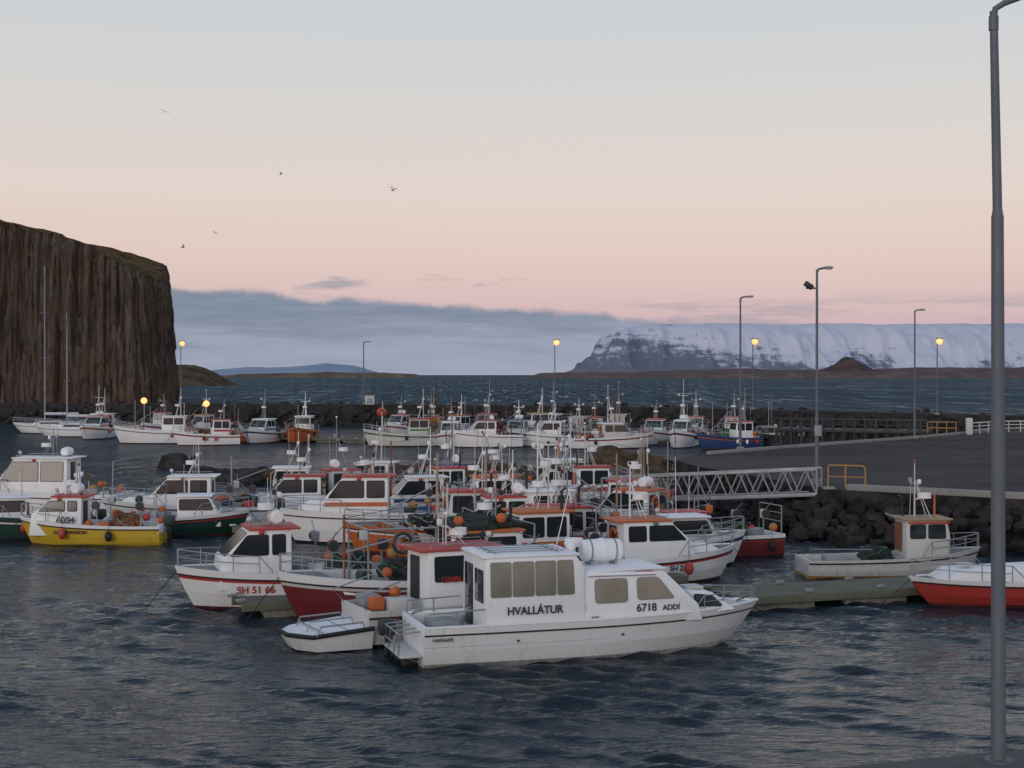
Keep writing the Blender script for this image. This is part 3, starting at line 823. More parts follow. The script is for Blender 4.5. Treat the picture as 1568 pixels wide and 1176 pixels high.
# rough verge of stones along the far side of the road
scatter('road_verge_rocks', [((14, 92.6, 2.15), (20, 99.6, 2.15), (-0.7, 0.7), 0.8), ((20, 99.6, 2.15), (42, 126, 2.2), (-0.7, 0.7), 1.0)], 260, ROCK, 0.15, 0.42, 18, 1)
mb = MB()
def beam(mb, a, b_, w_, h_, mat, bev=0.03):
    A = Vector(a); B_ = Vector(b_); d_ = B_-A
    mb.box((A+B_)/2, (d_.length, w_, h_), mat, bev, rz=math.atan2(d_.y, d_.x), ry=-math.atan2(d_.z, (d_.xy).length))
beam(mb, (14.6, 62.4, 2.12), (20.7, 57.8, 2.12), 0.35, 0.28, CONC)
beam(mb, (20.7, 57.8, 2.12), (34, 52.2, 2.12), 0.35, 0.28, CONC)
beam(mb, (34, 52.2, 2.12), (60, 41.3, 2.12), 0.35, 0.28, CONC)
mb.obj('quay_kerb')
mb = MB()
far_edge = [(12.3, 90), (19.4, 98.6), (30.8, 111.6), (41.5, 125.4)]
for a, b_ in zip(far_edge, far_edge[1:]): beam(mb, (*a, 2.1), (*b_, 2.1), 0.3, 0.22, CONC)
mb.obj('road_kerb')
def spit(name, x0, x1, yc, wd, h, seed, mat):
    nx, ny = 150, 26; vs = []; fs = []
    for i in range(nx):
        x = x0+(x1-x0)*i/(nx-1); e = min(1, 6*min(i, nx-1-i)/nx)
        for j in range(ny):
            q = j/(ny-1)*2-1
            n = noise.fractal(Vector((x*0.25, q*wd*0.25, seed)), 1.0, 2.0, 5)
            z = -0.6+(h+0.6)*(1-abs(q)**2.2)*(0.3+0.7*e)+0.55*n*(1-q*q)
            vs.append((x+n*0.2, yc+q*wd/2+1.5*noise.noise(Vector((x*0.1, seed, 0))), z))
    for i in range(nx-1):
        for j in range(ny-1): fs.append([i*ny+j, (i+1)*ny+j, (i+1)*ny+j+1, i*ny+j+1])
    mb = MB(); mb.add(vs, fs, mat)
    rnd = random.Random(seed)
    for i in range(int((x1-x0)*6)):
        rock(mb, (rnd.uniform(x0, x1), yc+rnd.uniform(-wd/2, wd/2)*0.9, rnd.uniform(0, h*0.8)), rnd.uniform(0.15, 0.5), rnd, rnd.choice([ROCK, mat, WEED]))
    return mb.obj(name, sharp=25)
spit('rocky_spit', -14, 13.5, 88, 9, 1.35, 2, WEED)
spit('skerry', -21.5, -15, 93, 5, 1.0, 4, ROCK)
spit('skerry', -26.5, -24, 108, 3, 1.0, 6, ROCK)
spit('skerry', 4.5, 11.2, 96, 5, 1.8, 9, WEED)

slab('quay_ground', [(-40, 1.9), (3.6, 16.4), (40, 28.5), (40, -30), (-40, -30)], -1, 2.5, QCONC, QCONC)

# ------------------------------------------------------------------ street lamps
def lamp(x, y, z, h, lit=False, arm=(1.1, 0), r=0.07, second=False, name='street_lamp', ball=0.3):
    mb = MB()
    mb.box((0, 0, 0.12), (0.45, 0.45, 0.24), CONC, 0.04)
    mb.tube([(0, 0, 0.2), (0, 0, h*0.3)], r*1.35, POLE, 12, r*1.25)
    mb.tube([(0, 0, h*0.3), (0, 0, h*0.3+0.15)], r*1.5, POLE, 12, r*1.0)
    mb.tube([(0, 0, h*0.3+0.1), (0, 0, h)], r, POLE, 12, r*0.75)
    ax, ay = arm; L = math.hypot(ax, ay); q = math.atan2(ay, ax)
    if lit:
        mb.tube([(0, 0, h), (0, 0, h+0.1)], r*1.3, POLE, 10)
        mb.tube([(0, 0, h), (ax*0.4, ay*0.4, h+0.1)], r*0.7, POLE, 8)
        mb.ball((ax*0.2, ay*0.2-0.1, h+0.12), ball, LIT, 2)
        mb.box((ax*0.2, ay*0.2-0.05, h+0.12+ball), (ball*2, ball*1.6, 0.1), POLE, 0.03)
    else:
        mb.tube([(0, 0, h-0.15), (ax*0.12, ay*0.12, h+0.02), (ax*0.6, ay*0.6, h+0.08)], r*0.75, POLE, 8)
        mb.box((ax*0.85, ay*0.85, h+0.09), (L*0.6, 0.26, 0.12), GREY, 0.04, rz=q)
        mb.box((ax*0.85, ay*0.85, h+0.02), (L*0.45, 0.18, 0.04), OFFW, 0.01, rz=q)
    if second:
        zz = h-0.85
        mb.tube([(0, 0, zz), (-0.5, 0, zz)], r*0.6, POLE, 8)
        mb.box((-0.4, -0.1, zz+0.12), (0.42, 0.3, 0.22), DARK, 0.03, ry=0.6)
        mb.box((0.05, 0, h*0.25), (0.3, 0.3, 0.5), GREY, 0.03)
    return mb.obj(name, (x, y, z))
lamp(-20.5, 198.5, 2.9, 8.6, False, (0.9, 0), 0.09)
lamp(5.6, 188, 2.9, 8.2, True, ball=0.38)
lamp(28.5, 170, 2.9, 7.9, True, ball=0.36)
lamp(43.5, 147, 2.9, 7.4, True, ball=0.33)
lamp(-46.8, 203, 2.9, 8.4, True, ball=0.36)
lamp(15.1, 95, 2.0, 10.1, False, (0.75, 0), 0.075)
lamp(13.9, 65.5, 2.0, 9.8, False, (0.62, 0), 0.07, second=True)
lamp(31.4, 112, 2.0, 10.0, False, (0.7, 0), 0.075)
mb = MB()
mb.tube([(0.045, 0, 0), (0.03, 0, 4.2)], 0.085, POLE, 20, 0.078)
mb.tube([(0.03, 0, 4.2), (0.02, 0, 6.35)], 0.076, POLE, 20, 0.07)
mb.tube([(0.02, 0, 6.3), (0.02, 0, 6.42)], 0.072, POLE, 20, 0.056)
mb.tube([(0.02, 0, 6.4), (-0.03, 0, 8.72)], 0.054, POLE, 20, 0.046)
mb.tube([(-0.03, 0, 8.5), (-0.03, 0, 8.66)], 0.056, POLE, 16)
mb.tube([(-0.03, 0, 8.62), (-0.01, 0, 8.75), (0.1, 0.02, 8.82), (0.45, 0.03, 8.95)], 0.036, POLE, 12)
mb.box((0.62, 0.03, 9.0), (0.6, 0.26, 0.13), POLE, 0.05, ry=-0.25)
mb.box((0.62, 0.03, 8.93), (0.45, 0.2, 0.05), OFFW, 0.015, ry=-0.25)
mb.tube([(0.045, 0, 0), (0.045, 0, 0.03)], 0.17, POLE, 20)
mb.obj('street_lamp', (5.62, 16.7, 2.5))

# ------------------------------------------------------------------ gangway bridge
mb = MB()
A = Vector((4.4, 67.2, 1.1)); B_ = Vector((13.6, 63.6, 1.75)); d_ = (B_-A); n_ = 10
side = Vector((d_.y, -d_.x, 0)).normalized()
for sg in (-0.65, 0.65):
    a = A+side*sg; b_ = B_+side*sg; up = Vector((0, 0, 1.1))
    beam(mb, a, b_, 0.1, 0.16, STEEL, 0.01); beam(mb, a+up, b_+up, 0.08, 0.10, STEEL, 0.01)
    for i in range(n_):
        p = a+(b_-a)*(i/n_); q = a+(b_-a)*((i+0.5)/n_)+up; r_ = a+(b_-a)*((i+1)/n_)
        mb.tube([p, q], 0.038, STEEL, 6); mb.tube([q, r_], 0.038, STEEL, 6)
    mb.tube([a, a+up], 0.05, STEEL, 6); mb.tube([b_, b_+up], 0.05, STEEL, 6)
for i in range(32):
    p = A+(B_-A)*((i+0.5)/32); mb.box(p+Vector((0, 0, 0.02)), (0.26, 1.2, 0.05), WOOD, 0.01, rz=math.atan2(d_.y, d_.x))
mb.obj('gangway_bridge')
mb = MB()
for (x, y) in ((14.0, 63.6), (14.7, 63.3), (15.5, 63.0)):
    mb.tube([(x, y, 2), (x, y, 2.95)], 0.035, OCHRE, 8)
mb.tube([(14.0, 63.6, 2.9), (14.05, 63.6, 3.0), (15.4, 63.05, 3.0), (15.5, 63.0, 2.9)], 0.035, OCHRE, 8)
mb.tube([(14.0, 63.6, 2.5), (15.5, 63.0, 2.5)], 0.025, OCHRE, 8)
mb.box((13.9, 63.0, 1.6), (0.5, 0.5, 1.0), CONC, 0.03)
mb.obj('gangway_gate_railing')
mb = MB()
for i in range(4): mb.tube([(35.3+i*0.75, 122-i*0.2, 2), (35.3+i*0.75, 122-i*0.2, 3.0)], 0.045, OCHRE, 6)
for z in (2.5, 3.0): mb.tube([(35.3, 122, z), (37.55, 121.4, z)], 0.045, OCHRE, 6)
mb.obj('safety_railing')
mb = MB(); pts = []
for i in range(15):
    q = i/14; pts.append((38.5+q*8.5, 120.5+5.5*sin(q*1.9), 0))
for z, r_ in ((2.95, 0.06), (2.65, 0.045), (2.35, 0.045)): mb.tube([(p[0], p[1], z) for p in pts], r_, OFFW, 6)
for p in pts[::2]: mb.tube([(p[0], p[1], 2), (p[0], p[1], 2.95)], 0.05, OFFW, 6)
mb.box((38.2, 120, 2.7), (0.5, 0.4, 1.4), OFFW, 0.05)
mb.obj('road_guard_railing')
mb = MB()
a = Vector((24.5, 132, 2.0)); b_ = Vector((36.5, 126, 2.0))
beam(mb, a, b_, 2.5, 0.3, DARK); beam(mb, a+Vector((0, 0, 1)), b_+Vector((0, 0, 1)), 0.12, 0.14, DARK, 0.01); beam(mb, a+Vector((0, 0, .5)), b_+Vector((0, 0, .5)), 0.1, 0.1, DARK, 0.01)
for i in range(15):
    p = a.lerp(b_, i/14); mb.tube([(p.x, p.y-1.1, -1), (p.x, p.y-1.1, 3.05)], 0.13, DARK, 7); mb.tube([(p.x, p.y+1.1, -1), (p.x, p.y+1.1, 2)], 0.13, DARK, 7)
    if i < 14: q = a.lerp(b_, (i+1)/14); mb.tube([(p.x, p.y-1.1, 0.1), (q.x, q.y-1.1, 1.8)], 0.06, DARK, 6)
mb.obj('timber_pier')
mb = MB(); mb.box((0, 0, 0.6), (1.2, 1.0, 1.2), OFFW, 0.05); mb.box((0, 0, 1.25), (1.35, 1.15, 0.12), GREY, 0.03); mb.box((0, -0.51, 0.55), (0.8, 0.03, 0.8), GREY, 0.01)
mb.obj('electrical_cabinet', (-19.5, 197, 2.9))

# ------------------------------------------------------------------ floating docks
def dock(name, a, b_, wd, z=0.42, mat=None):
    mb = MB(); A = Vector(a); B_ = Vector(b_); d_ = B_-A; L = d_.length; q = math.atan2(d_.y, d_.x)
    n = int(L/0.16)
    for i in range(n):
        p = A.lerp(B_, (i+0.5)/n); mb.box((p.x, p.y, z), (0.145, wd, 0.05), mat or WOOD, 0, rz=q)
    nn = Vector((d_.y, -d_.x)).normalized()
    for sg in (-1, 1):
        o = nn*sg*(wd/2+0.05)
        beam(mb, (A.x+o.x, A.y+o.y, z-0.09), (B_.x+o.x, B_.y+o.y, z-0.09), 0.09, 0.24, mat or WOOD, 0.01)
        for k in range(int(L/2.5)+1):
            p = A.lerp(B_, min(1, k*2.5/L))+o*0.85; mb.box((p.x, p.y, z+0.1), (0.3, 0.08, 0.1), STEEL, 0.02, rz=q)
    k = max(2, int(L/3))
    for i in range(k):
        p = A.lerp(B_, (i+0.5)/k); mb.box((p.x, p.y, z-0.4), (2.2, wd*0.85, 0.6), CONC, 0.05, rz=q)
    return mb.obj(name)
dock('floating_dock', (6.3, 43.2), (15.5, 46.4), 2.0)
dock('floating_dock', (-8.0, 41.7), (5.5, 47.5), 1.2)
dock('floating_dock', (5.2, 67.2), (3.0, 50), 2.4)
dock('floating_dock', (-17.5, 79), (4.5, 68), 2.0)
dock('floating_dock', (-26, 80), (-17, 78), 2.0, mat=CONC)
dock('floating_dock', (-12, 62.6), (3, 62), 1.6)

# ------------------------------------------------------------------ large white motor boat in front
def hero():
    mb = MB(); L = 9.3; B = 2.65; F = 0.98
    rows = hull(mb, L, B, F, 0.10, 1.0, WHITE, WHITE, OFFW, WHITE, OFFW, BLACK, drop=0.45, tfore=0.16, tw=0.92, tf=0.45, fdrop=0.02, railr=0.022)
    for sg in (-1, 1):
        mb.tube([(r[3][0], sg*(r[3][1]+0.004), r[3][2]+0.1) for r in rows[:-2]], 0.014, OFFW, 6)
        mb.tube([(r[6][0], sg*(r[6][1]-0.03), r[6][2]) for r in rows], 0.035, WHITE, 8)
    C = Cabin(mb, [(1.55, 0.55), (4.1, 0.55), (4.1, 2.25), (3.88, 2.56), (1.55, 2.56)], 2.25, 0.10, WHITE, 0.05)
    mb.box((2.72, 0, 2.58), (2.5, 2.05, 0.08), WHITE, 0.035)
    e = [1.66, 2.22, 2.80, 3.36, 3.84]
    for i in range(4):
        C.side([(e[i]+0.02, 1.62), (e[i+1]-0.03, 1.62), (e[i+1]-0.03 - (0.0 if i < 3 else 0.03), 2.45), (e[i]+0.02, 2.45)], glass=SKYGLASS, frame=GREY, r=0.05, fr=0.014)
    mb.box((1.54, 0.45, 1.5), (0.04, 0.7, 1.6), GLASS, 0.01); mb.box((1.54, -0.5, 1.85), (0.04, 0.7, 0.8), GLASS, 0.01)
    D = Cabin(mb, [(4.0, 0.8), (7.25, 0.8), (7.15, 1.22), (6.25, 2.08), (4.0, 2.12)], 2.2, 0.14, WHITE, 0.06)
    D.side([(4.38, 1.36), (5.22, 1.36), (5.22, 1.93), (4.38, 1.93)], glass=SKYGLASS, frame=GREY, r=0.09, fr=0.02)
    D.side([(5.50, 1.40), (6.50, 1.40), (6.05, 1.93), (5.50, 1.93)], glass=SKYGLASS, frame=GREY, r=0.09, fr=0.02)
    D.front((7.15, 1.22), (6.25, 2.08), 3, glass=GLASS)
    mb.box((5.2, 0, 2.13), (2.25, 1.8, 0.05), WHITE, 0.02)
    mb.box((5.0, -0.99, 1.24), (1.9, 0.06, 0.035), OFFW, 0.01)
    mb.box((5.7, -0.915, 2.06), (0.5, 0.03, 0.06), RED, 0.01)
    E = Cabin(mb, [(6.9, 0.9), (8.3, 0.98), (7.75, 1.42), (6.9, 1.5)], 1.75, 0.35, WHITE, 0.06)
    E.side([(7.2, 1.12), (7.9, 1.10), (7.66, 1.32), (7.2, 1.38)], glass=GLASS, r=0.04, fr=0.02, off=0.06)
    mb.box((7.4, 0, 1.5), (0.5, 0.5, 0.08), OFFW, 0.03)
    bowrail(mb, rows, L, 0.76, 0.36, 0.014)
    for sg in (-1, 1):
        y, z = hy(rows, 0.7)
        mb.tube([(0.1, sg*(y-0.08), z), (0.12, sg*(y-0.1), z+0.32), (1.5, sg*(y-0.12), z+0.38)], 0.02, STEEL, 6)
        mb.tube([(0.8, sg*(y-0.08), z), (0.8, sg*(y-0.1), z+0.35)], 0.02, STEEL, 6)
        mb.box((1.0, sg*0.95, 0.7), (0.9, 0.4, 0.5), OFFW, 0.04)
    mb.box((0.75, 0.1, 0.72), (0.7, 0.8, 0.5), GREY, 0.04)
    mb.box((-0.28, 0, 0.28), (0.55, 2.0, 0.06), OFFW, 0.02)
    for y in (-0.8, -0.3, 0.3, 0.8):
        mb.tube([(-0.02, y, 0.85), (-0.5, y, 0.8), (-0.55, y, 0.3), (-0.02, y, 0.1)], 0.022, STEEL, 6)
    for z in (0.5, 0.8): mb.tube([(-0.53, -0.8, z), (-0.53, 0.8, z)], 0.022, STEEL, 6)
    outboard(mb, -0.25, 0.95, 0.35, 0.95); mb.box((-0.2, -0.35, 0.0), (0.35, 0.3, 0.5), DARK, 0.05); mb.box((-0.2, 0.35, 0.0), (0.35, 0.3, 0.5), DARK, 0.05)
    liferaft(mb, (5.0, 0.25, 2.50), 0.30, 1.1, 'x')
    mb.tube([(4.35, 0.5, 2.1), (4.35, 0.5, 2.6)], 0.05, WHITE, 8); mb.tube([(4.35, 0.5, 2.6), (4.35, 0.5, 2.8)], 0.24, WHITE, 18)
    mb.box((3.95, -0.3, 2.72), (0.16, 0.36, 0.22), WHITE, 0.05, ry=-0.5); mb.tube([(3.95, 0.8, 2.5), (4.3, 0.75, 4.0)], 0.012, WHITE, 5)
    for y in (-0.6, -0.2, 0.2, 0.6): mb.tube([(1.7, y, 2.66), (3.7, y, 2.66)], 0.015, STEEL, 5)
    for x in (1.9, 3.5): mb.tube([(x, -0.7, 2.64), (x, 0.7, 2.64)], 0.015, STEEL, 5)
    for x in (4.12, 6.62): mb.box((x, -1.045, 1.05), (0.012, 0.02, 0.5), GREY)
    mb.tube([(4.2, -1.0, 2.02), (6.0, -0.99, 2.0)], 0.014, STEEL, 6)
    for y in (-0.5, 0.1): mb.tube([(7.12, y, 1.30), (6.75, y+0.2, 1.66)], 0.012, BLACK, 5)
    mb.tube([(8.7, 0.0, 1.08), (9.1, 0.25, 1.12), (9.6, 0.6, 0.7), (10.4, 1.6, 0.45)], 0.018, BLACK, 5)
    mb.tube([(0.3, 1.1, 1.0), (-0.3, 1.6, 0.6), (-0.8, 2.3, 0.6)], 0.018, BLACK, 5)
    for x in (0.4, 4.3, 6.9):
        y, z = hy(rows, x)
        for sg in (-1, 1): mb.box((x, sg*(y-0.1), z+0.05), (0.2, 0.05, 0.05), STEEL, 0.02)
    for x in (2.3, 5.0):
        y, z = hy(rows, x, 4); mb.tube([(x, -y-0.0, z-0.12), (x, -y-0.03, z-0.12)], 0.03, DARK, 10)
    ob = place(mb, 'motor_boat', -2.42+cos(radians(17))*L/2, 35.15+sin(radians(17))*L/2, 17, L)
    text('HVALLÁTUR', 0.27, ob, (2.78, -1.125, 1.27), (pi/2-0.06, 0, 0), DARK, 'name_lettering', 0.95)
    text('6718', 0.27, ob, (5.72, -1.07, 1.19), (pi/2-0.1, 0, 0), DARK, 'number_lettering')
    text('ADDI', 0.19, ob, (6.38, -1.075, 1.17), (pi/2-0.1, 0, 0), DARK, 'owner_lettering')
    text('HAFNARFJ', 0.11, ob, (0.42, -1.30, 0.70), (pi/2+0.05, 0, 0), DARK, 'port_lettering')
hero()

def fromtip(x, y, head, L): a = radians(head); return x-cos(a)*L/2, y-sin(a)*L/2
# B : stern-out working boat with a low boarding platform
a28 = radians(26); hx, hy_ = -4.1, 37.5
ob, rows, C, _ = boat('fishing_boat', hx+cos(a28)*4, hy_+sin(a28)*4, 26, 8.0, 2.5, 0.95, 'fwd', OFFW, OFFW, BLACK, RED, WHITE, seed=11, mast=0.8, cabx=(0.22, 0.50), cabh=2.35, rise=0.2, extras=False)
mb = MB()
top = [(0.1, -1.15), (-1.5, -1.05), (-1.95, -0.4), (-1.95, 0.4), (-1.5, 1.05), (0.1, 1.15)]
vs = [(p[0], p[1], 0.42 if p[0] < 0 else 0.55) for p in top]+[(p[0]*0.88, p[1]*0.9, 0.02) for p in top]
mb.add(vs, [list(range(6))]+[[i, i+6, (i+1) % 6+6, (i+1) % 6] for i in range(6)], WHITE)
mb.tube([vs[i] for i in range(6)], 0.06, BLACK, 8)
for y in (-0.85, 0.0, 0.85):
    mb.tube([(-0.1, y-0.25, 0.5), (-0.2, y-0.25, 0.72), (-1.3, y-0.25, 0.68), (-1.4, y-0.25, 0.44)], 0.022, STEEL, 6)
for x in (-1.2, -0.5): mb.tube([(x, -0.95, 0.5), (x, 0.95, 0.5)], 0.02, STEEL, 6)
for y in (-0.9, 0.9): mb.tube([(0.05, y, 0.9), (-0.3, y, 1.3), (0.9, y, 1.65)], 0.022, STEEL, 6)
mb.box((0.5, 0.4, 1.0), (0.5, 0.6, 0.4), GREY, 0.04); mb.box((1.0, -0.5, 0.95), (0.6, 0.5, 0.45), OFFW, 0.04)
mb.box((0.45, -0.35, 1.05), (0.35, 0.35, 0.35), ORANGE, 0.04); mb.ball((1.35, 0.6, 1.15), 0.17, ORANGE, 2)
o2 = mb.obj('boarding_platform'); o2.parent = ob
text('GIMBUR', 0.22, ob, (2.5, -0.82, 1.6), (pi/2, 0, 0), RED, 'name_lettering')
text('TREFILL', 0.22, ob, (1.0, -1.2, 0.72), (pi/2, 0, 0), DRED, 'port_lettering')
# C
cx, cy = fromtip(-6.7, 40.8, 201, 7.6)
ob, rows, C, _ = boat('fishing_boat', cx, cy, 201, 7.6, 2.7, 1.05, 'aft', CRIM, OFFW, DRED, ORANGE, WHITE, seed=23, mast=1.6, rise=0.35, band=ORANGE, cabx=(0.06, 0.34), cabh=2.35, upper=WHITE)
mb = MB(); netpile(mb, (1.6, 0, 2.35), (1.3, 0.8, 0.5), NET, 3, 22)
mb.tube([(5.2, -1.1, 0.9), (5.2, -1.1, 2.6), (3.2, -1.1, 2.6), (3.2, -1.1, 0.9)], 0.04, STEEL, 6)
mb.tube([(5.2, 1.1, 0.9), (5.2, 1.1, 2.6), (3.2, 1.1, 2.6), (3.2, 1.1, 0.9)], 0.04, STEEL, 6)
for x in (3.2, 4.2, 5.2): mb.tube([(x, -1.1, 2.6), (x, 1.1, 2.6)], 0.035, STEEL, 6)
mb.tube([(4.2+0.28*cos(a), 1.13, 2.2+0.28*sin(a)) for a in [k*pi/8 for k in range(17)]], 0.05, DARK, 6)
netpile(mb, (3.9, 0, 1.1), (0.9, 0.7, 0.5), NET, 8, 8); netpile(mb, (3.4, 0.3, 2.65), (0.5, 0.5, 0.3), NET, 9, 6)
mb.tube([(2.9, 0.2, 1.2), (2.85, 0.2, 4.7)], 0.06, TAN, 8, 0.04); mb.tube([(2.85, 0.2, 3.2), (2.85, 0.9, 4.0)], 0.03, TAN, 6)
for (x, y, z) in ((1.0, 0.6, 2.75), (2.3, 0.5, 2.7), (4.6, 0.9, 1.35), (3.3, 1.0, 1.4)): mb.ball((x, y, z), 0.16, ORANGE, 2)
o2 = mb.obj('net_pile_and_gantry'); o2.parent = ob
# D : SH 51
cx, cy = fromtip(-10.1, 42.9, 199, 7.2)
ob, rows, C, _ = boat('fishing_boat', cx, cy, 199, 7.2, 2.7, 1.0, 'fwd', WHITE, RED, DRED, RED, WHITE, seed=5, mast=1.4, cabx=(0.53, 0.70), cabh=2.35, rise=0.3)
hulltext('SH 51 66', 0.30, ob, rows, 4.95, 0.55, 1, RED)
# E and neighbours
boat('fishing_boat', 4.4, 48.6, 18, 7.0, 2.6, 0.85, 'fwd', WHITE, RED, DRED, ORANGE, WHITE, seed=31, mast=1.8, cabx=(0.36, 0.6), cabh=2.1, reg='SH 211')
boat('fishing_boat', 2.0, 51.8, 15, 7.5, 2.7, 0.9, 'fwd', WHITE, ORANGE, DRED, RED, WHITE, seed=33, mast=2.0, reg='SH 70')
boat('fishing_boat', -0.6, 47.9, 200, 6.8, 2.5, 0.9, 'aft', ORANGE, WHITE, DRED, ORANGE, WHITE, seed=37, mast=2.2, band=ORANGE)
boat('fishing_boat', 0.2, 50.2, 195, 6.4, 2.3, 0.85, 'aft', CRIM, WHITE, DRED, RED, OFFW, seed=38, mast=2.0, band=RED)
# F
ob, rows, C, _ = boat('cabin_boat', -5.8, 60.4, 184, 7.9, 2.9, 1.3, 'fwd', WHITE, WHITE, BLACK, RED, WHITE, band=ORANGE, seed=41, mast=1.2, cabx=(0.42, 0.66), cabh=2.75, rise=0.10)
# G : yellow 6004
ob, rows, C, _ = boat('fishing_boat', -17.5, 59.8, 181, 6.0, 2.3, 0.78, 'fwd', YELLOW, YELLOW, YELLOW, RED, WHITE, seed=47, mast=1.2, cabx=(0.54, 0.74), cabh=1.95, upper=WHITE, rise=0.5)
text('6004', 0.38, ob, (3.85, 0.87, 1.02), (pi/2, 0, pi), DARK, 'number_lettering')
hulltext('JON FINNSSON', 0.2, ob, rows, 3.6, 0.62, 1, DARK, 'name_lettering')
boat('fishing_boat', -20.9, 61.8, 200, 5.6, 2.1, 0.85, 'open', GREEN, WHITE, DARK, WHITE, WHITE, seed=48, mast=1.3, upper=GREEN)
boat('fishing_boat', -14.6, 62.9, 8, 6.2, 2.3, 0.8, 'open', GREEN, RED, DRED, WHITE, WHITE, seed=51, mast=1.4, upper=WHITE)
boat('cabin_boat', -15.0, 66.6, 184, 8.0, 2.6, 0.95, 'fwd', WHITE, WHITE, BLACK, WHITE, WHITE, seed=53, mast=1.4, reg='7403')
boat('cabin_boat', -23.3, 71, 175, 8.5, 3.0, 1.2, 'fwd', WHITE, WHITE, BLACK, WHITE, WHITE, seed=57, mast=1.4, cabx=(0.3, 0.62), cabh=2.9)
boat('fishing_boat', -10.2, 69, 190, 7.0, 2.5, 0.8, 'fwd', WHITE, RED, BLACK, RED, WHITE, seed=59, mast=1.8, reg='SH 108')
boat('fishing_boat', -12.6, 72.5, 186, 6.4, 2.3, 0.8, 'aft', OFFW, BLUE, BLACK, WHITE, WHITE, seed=60, mast=1.8)
mid = [(-8.5, 73, 20, 'fwd', RED, None), (-4.6, 71.5, 200, 'aft', RED, ORANGE), (-4.2, 66.5, 195, 'fwd', WHITE, BLUE), (-0.9, 67.6, 200, 'fwd', RED, None), (0.4, 60.4, 160, 'aft', OFFW, RED),
       (-0.4, 56.0, 190, 'fwd', RED, ORANGE), (2.7, 56.4, 20, 'aft', WHITE, RED), (5.0, 58.8, 150, 'fwd', ORANGE, None), (0.6, 64, 10, 'aft', ORANGE, RED), (7.2, 55.2, 200, 'open', RED, None),
       (-3.5, 76, 185, 'fwd', BLUE, None), (2.6, 74, 190, 'fwd', WHITE, RED), (5.3, 71.5, 12, 'aft', RED, RED), (-7.5, 78, 170, 'fwd', WHITE, RED), (3.0, 79, 10, 'fwd', WHITE, None),
       (-3.2, 57.0, 188, 'aft', RED, RED), (3.6, 61.6, 165, 'aft', RED, ORANGE), (5.6, 52.4, 14, 'open', WHITE, None)]
hc_ = [WHITE, WHITE, CRIM, WHITE, ORANGE, OFFW, RED, WHITE, BLUE, CRIM, WHITE, WHITE, RED, OFFW, WHITE, ORANGE, GREY, WHITE]
for i, (x, y, h, st, rf, bd) in enumerate(mid):
    r_ = random.Random(i+90)
    boat('fishing_boat', x, y, h, r_.uniform(6.0, 7.2), None, r_.uniform(0.8, 1.0), st, hc_[i], r_.choice([WHITE, RED, ORANGE, BLUE]), r_.choice([DRED, BLACK, DRED]), rf, r_.choice([WHITE, WHITE, OFFW, ORANGE if i % 5 == 0 else WHITE]),
         band=bd, seed=100+i, mast=r_.uniform(1.6, 2.8), upper=r_.choice([WHITE, WHITE, None]), reg=r_.choice(['SH 27', '7210', 'SH 320', None, '2715']))
# right-hand boats
ob, rows, C, _ = boat('fishing_boat', 13.3, 50.3, 4, 6.4, 2.2, 0.62, 'aft', OFFW, OFFW, OCHRE, TAN, OFFW, seed=61, mast=1.9, cabx=(0.55, 0.78), cabh=1.95, rise=0.55, extras=False)
mb = MB(); mb.box((3.46, 0.1, 1.35), (0.05, 0.6, 1.0), RUST, 0.02); netpile(mb, (2.6, 0.1, 0.55), (0.6, 0.5, 0.5), NET, 5, 6); mb.box((1.2, 0.1, 0.5), (0.8, 0.6, 0.4), GREY, 0.04)
mb.tube([(0.1, -0.7, 0.6), (0.1, -0.7, 1.0), (2.2, -0.95, 1.0)], 0.018, STEEL, 5)
mb.box((4.3, -0.685, 1.88), (1.5, 0.03, 0.07), RED, 0.01)
o2 = mb.obj('deck_gear'); o2.parent = ob
cx, cy = fromtip(12.0, 43.5, 190, 8.5)
boat('fishing_boat', cx, cy, 190, 8.5, 2.6, 0.72, 'fwd', RED, RED, DRED, RED, WHITE, seed=66, mast=2.0, upper=WHITE, cabx=(0.16, 0.36), cabh=2.2, rise=0.25)

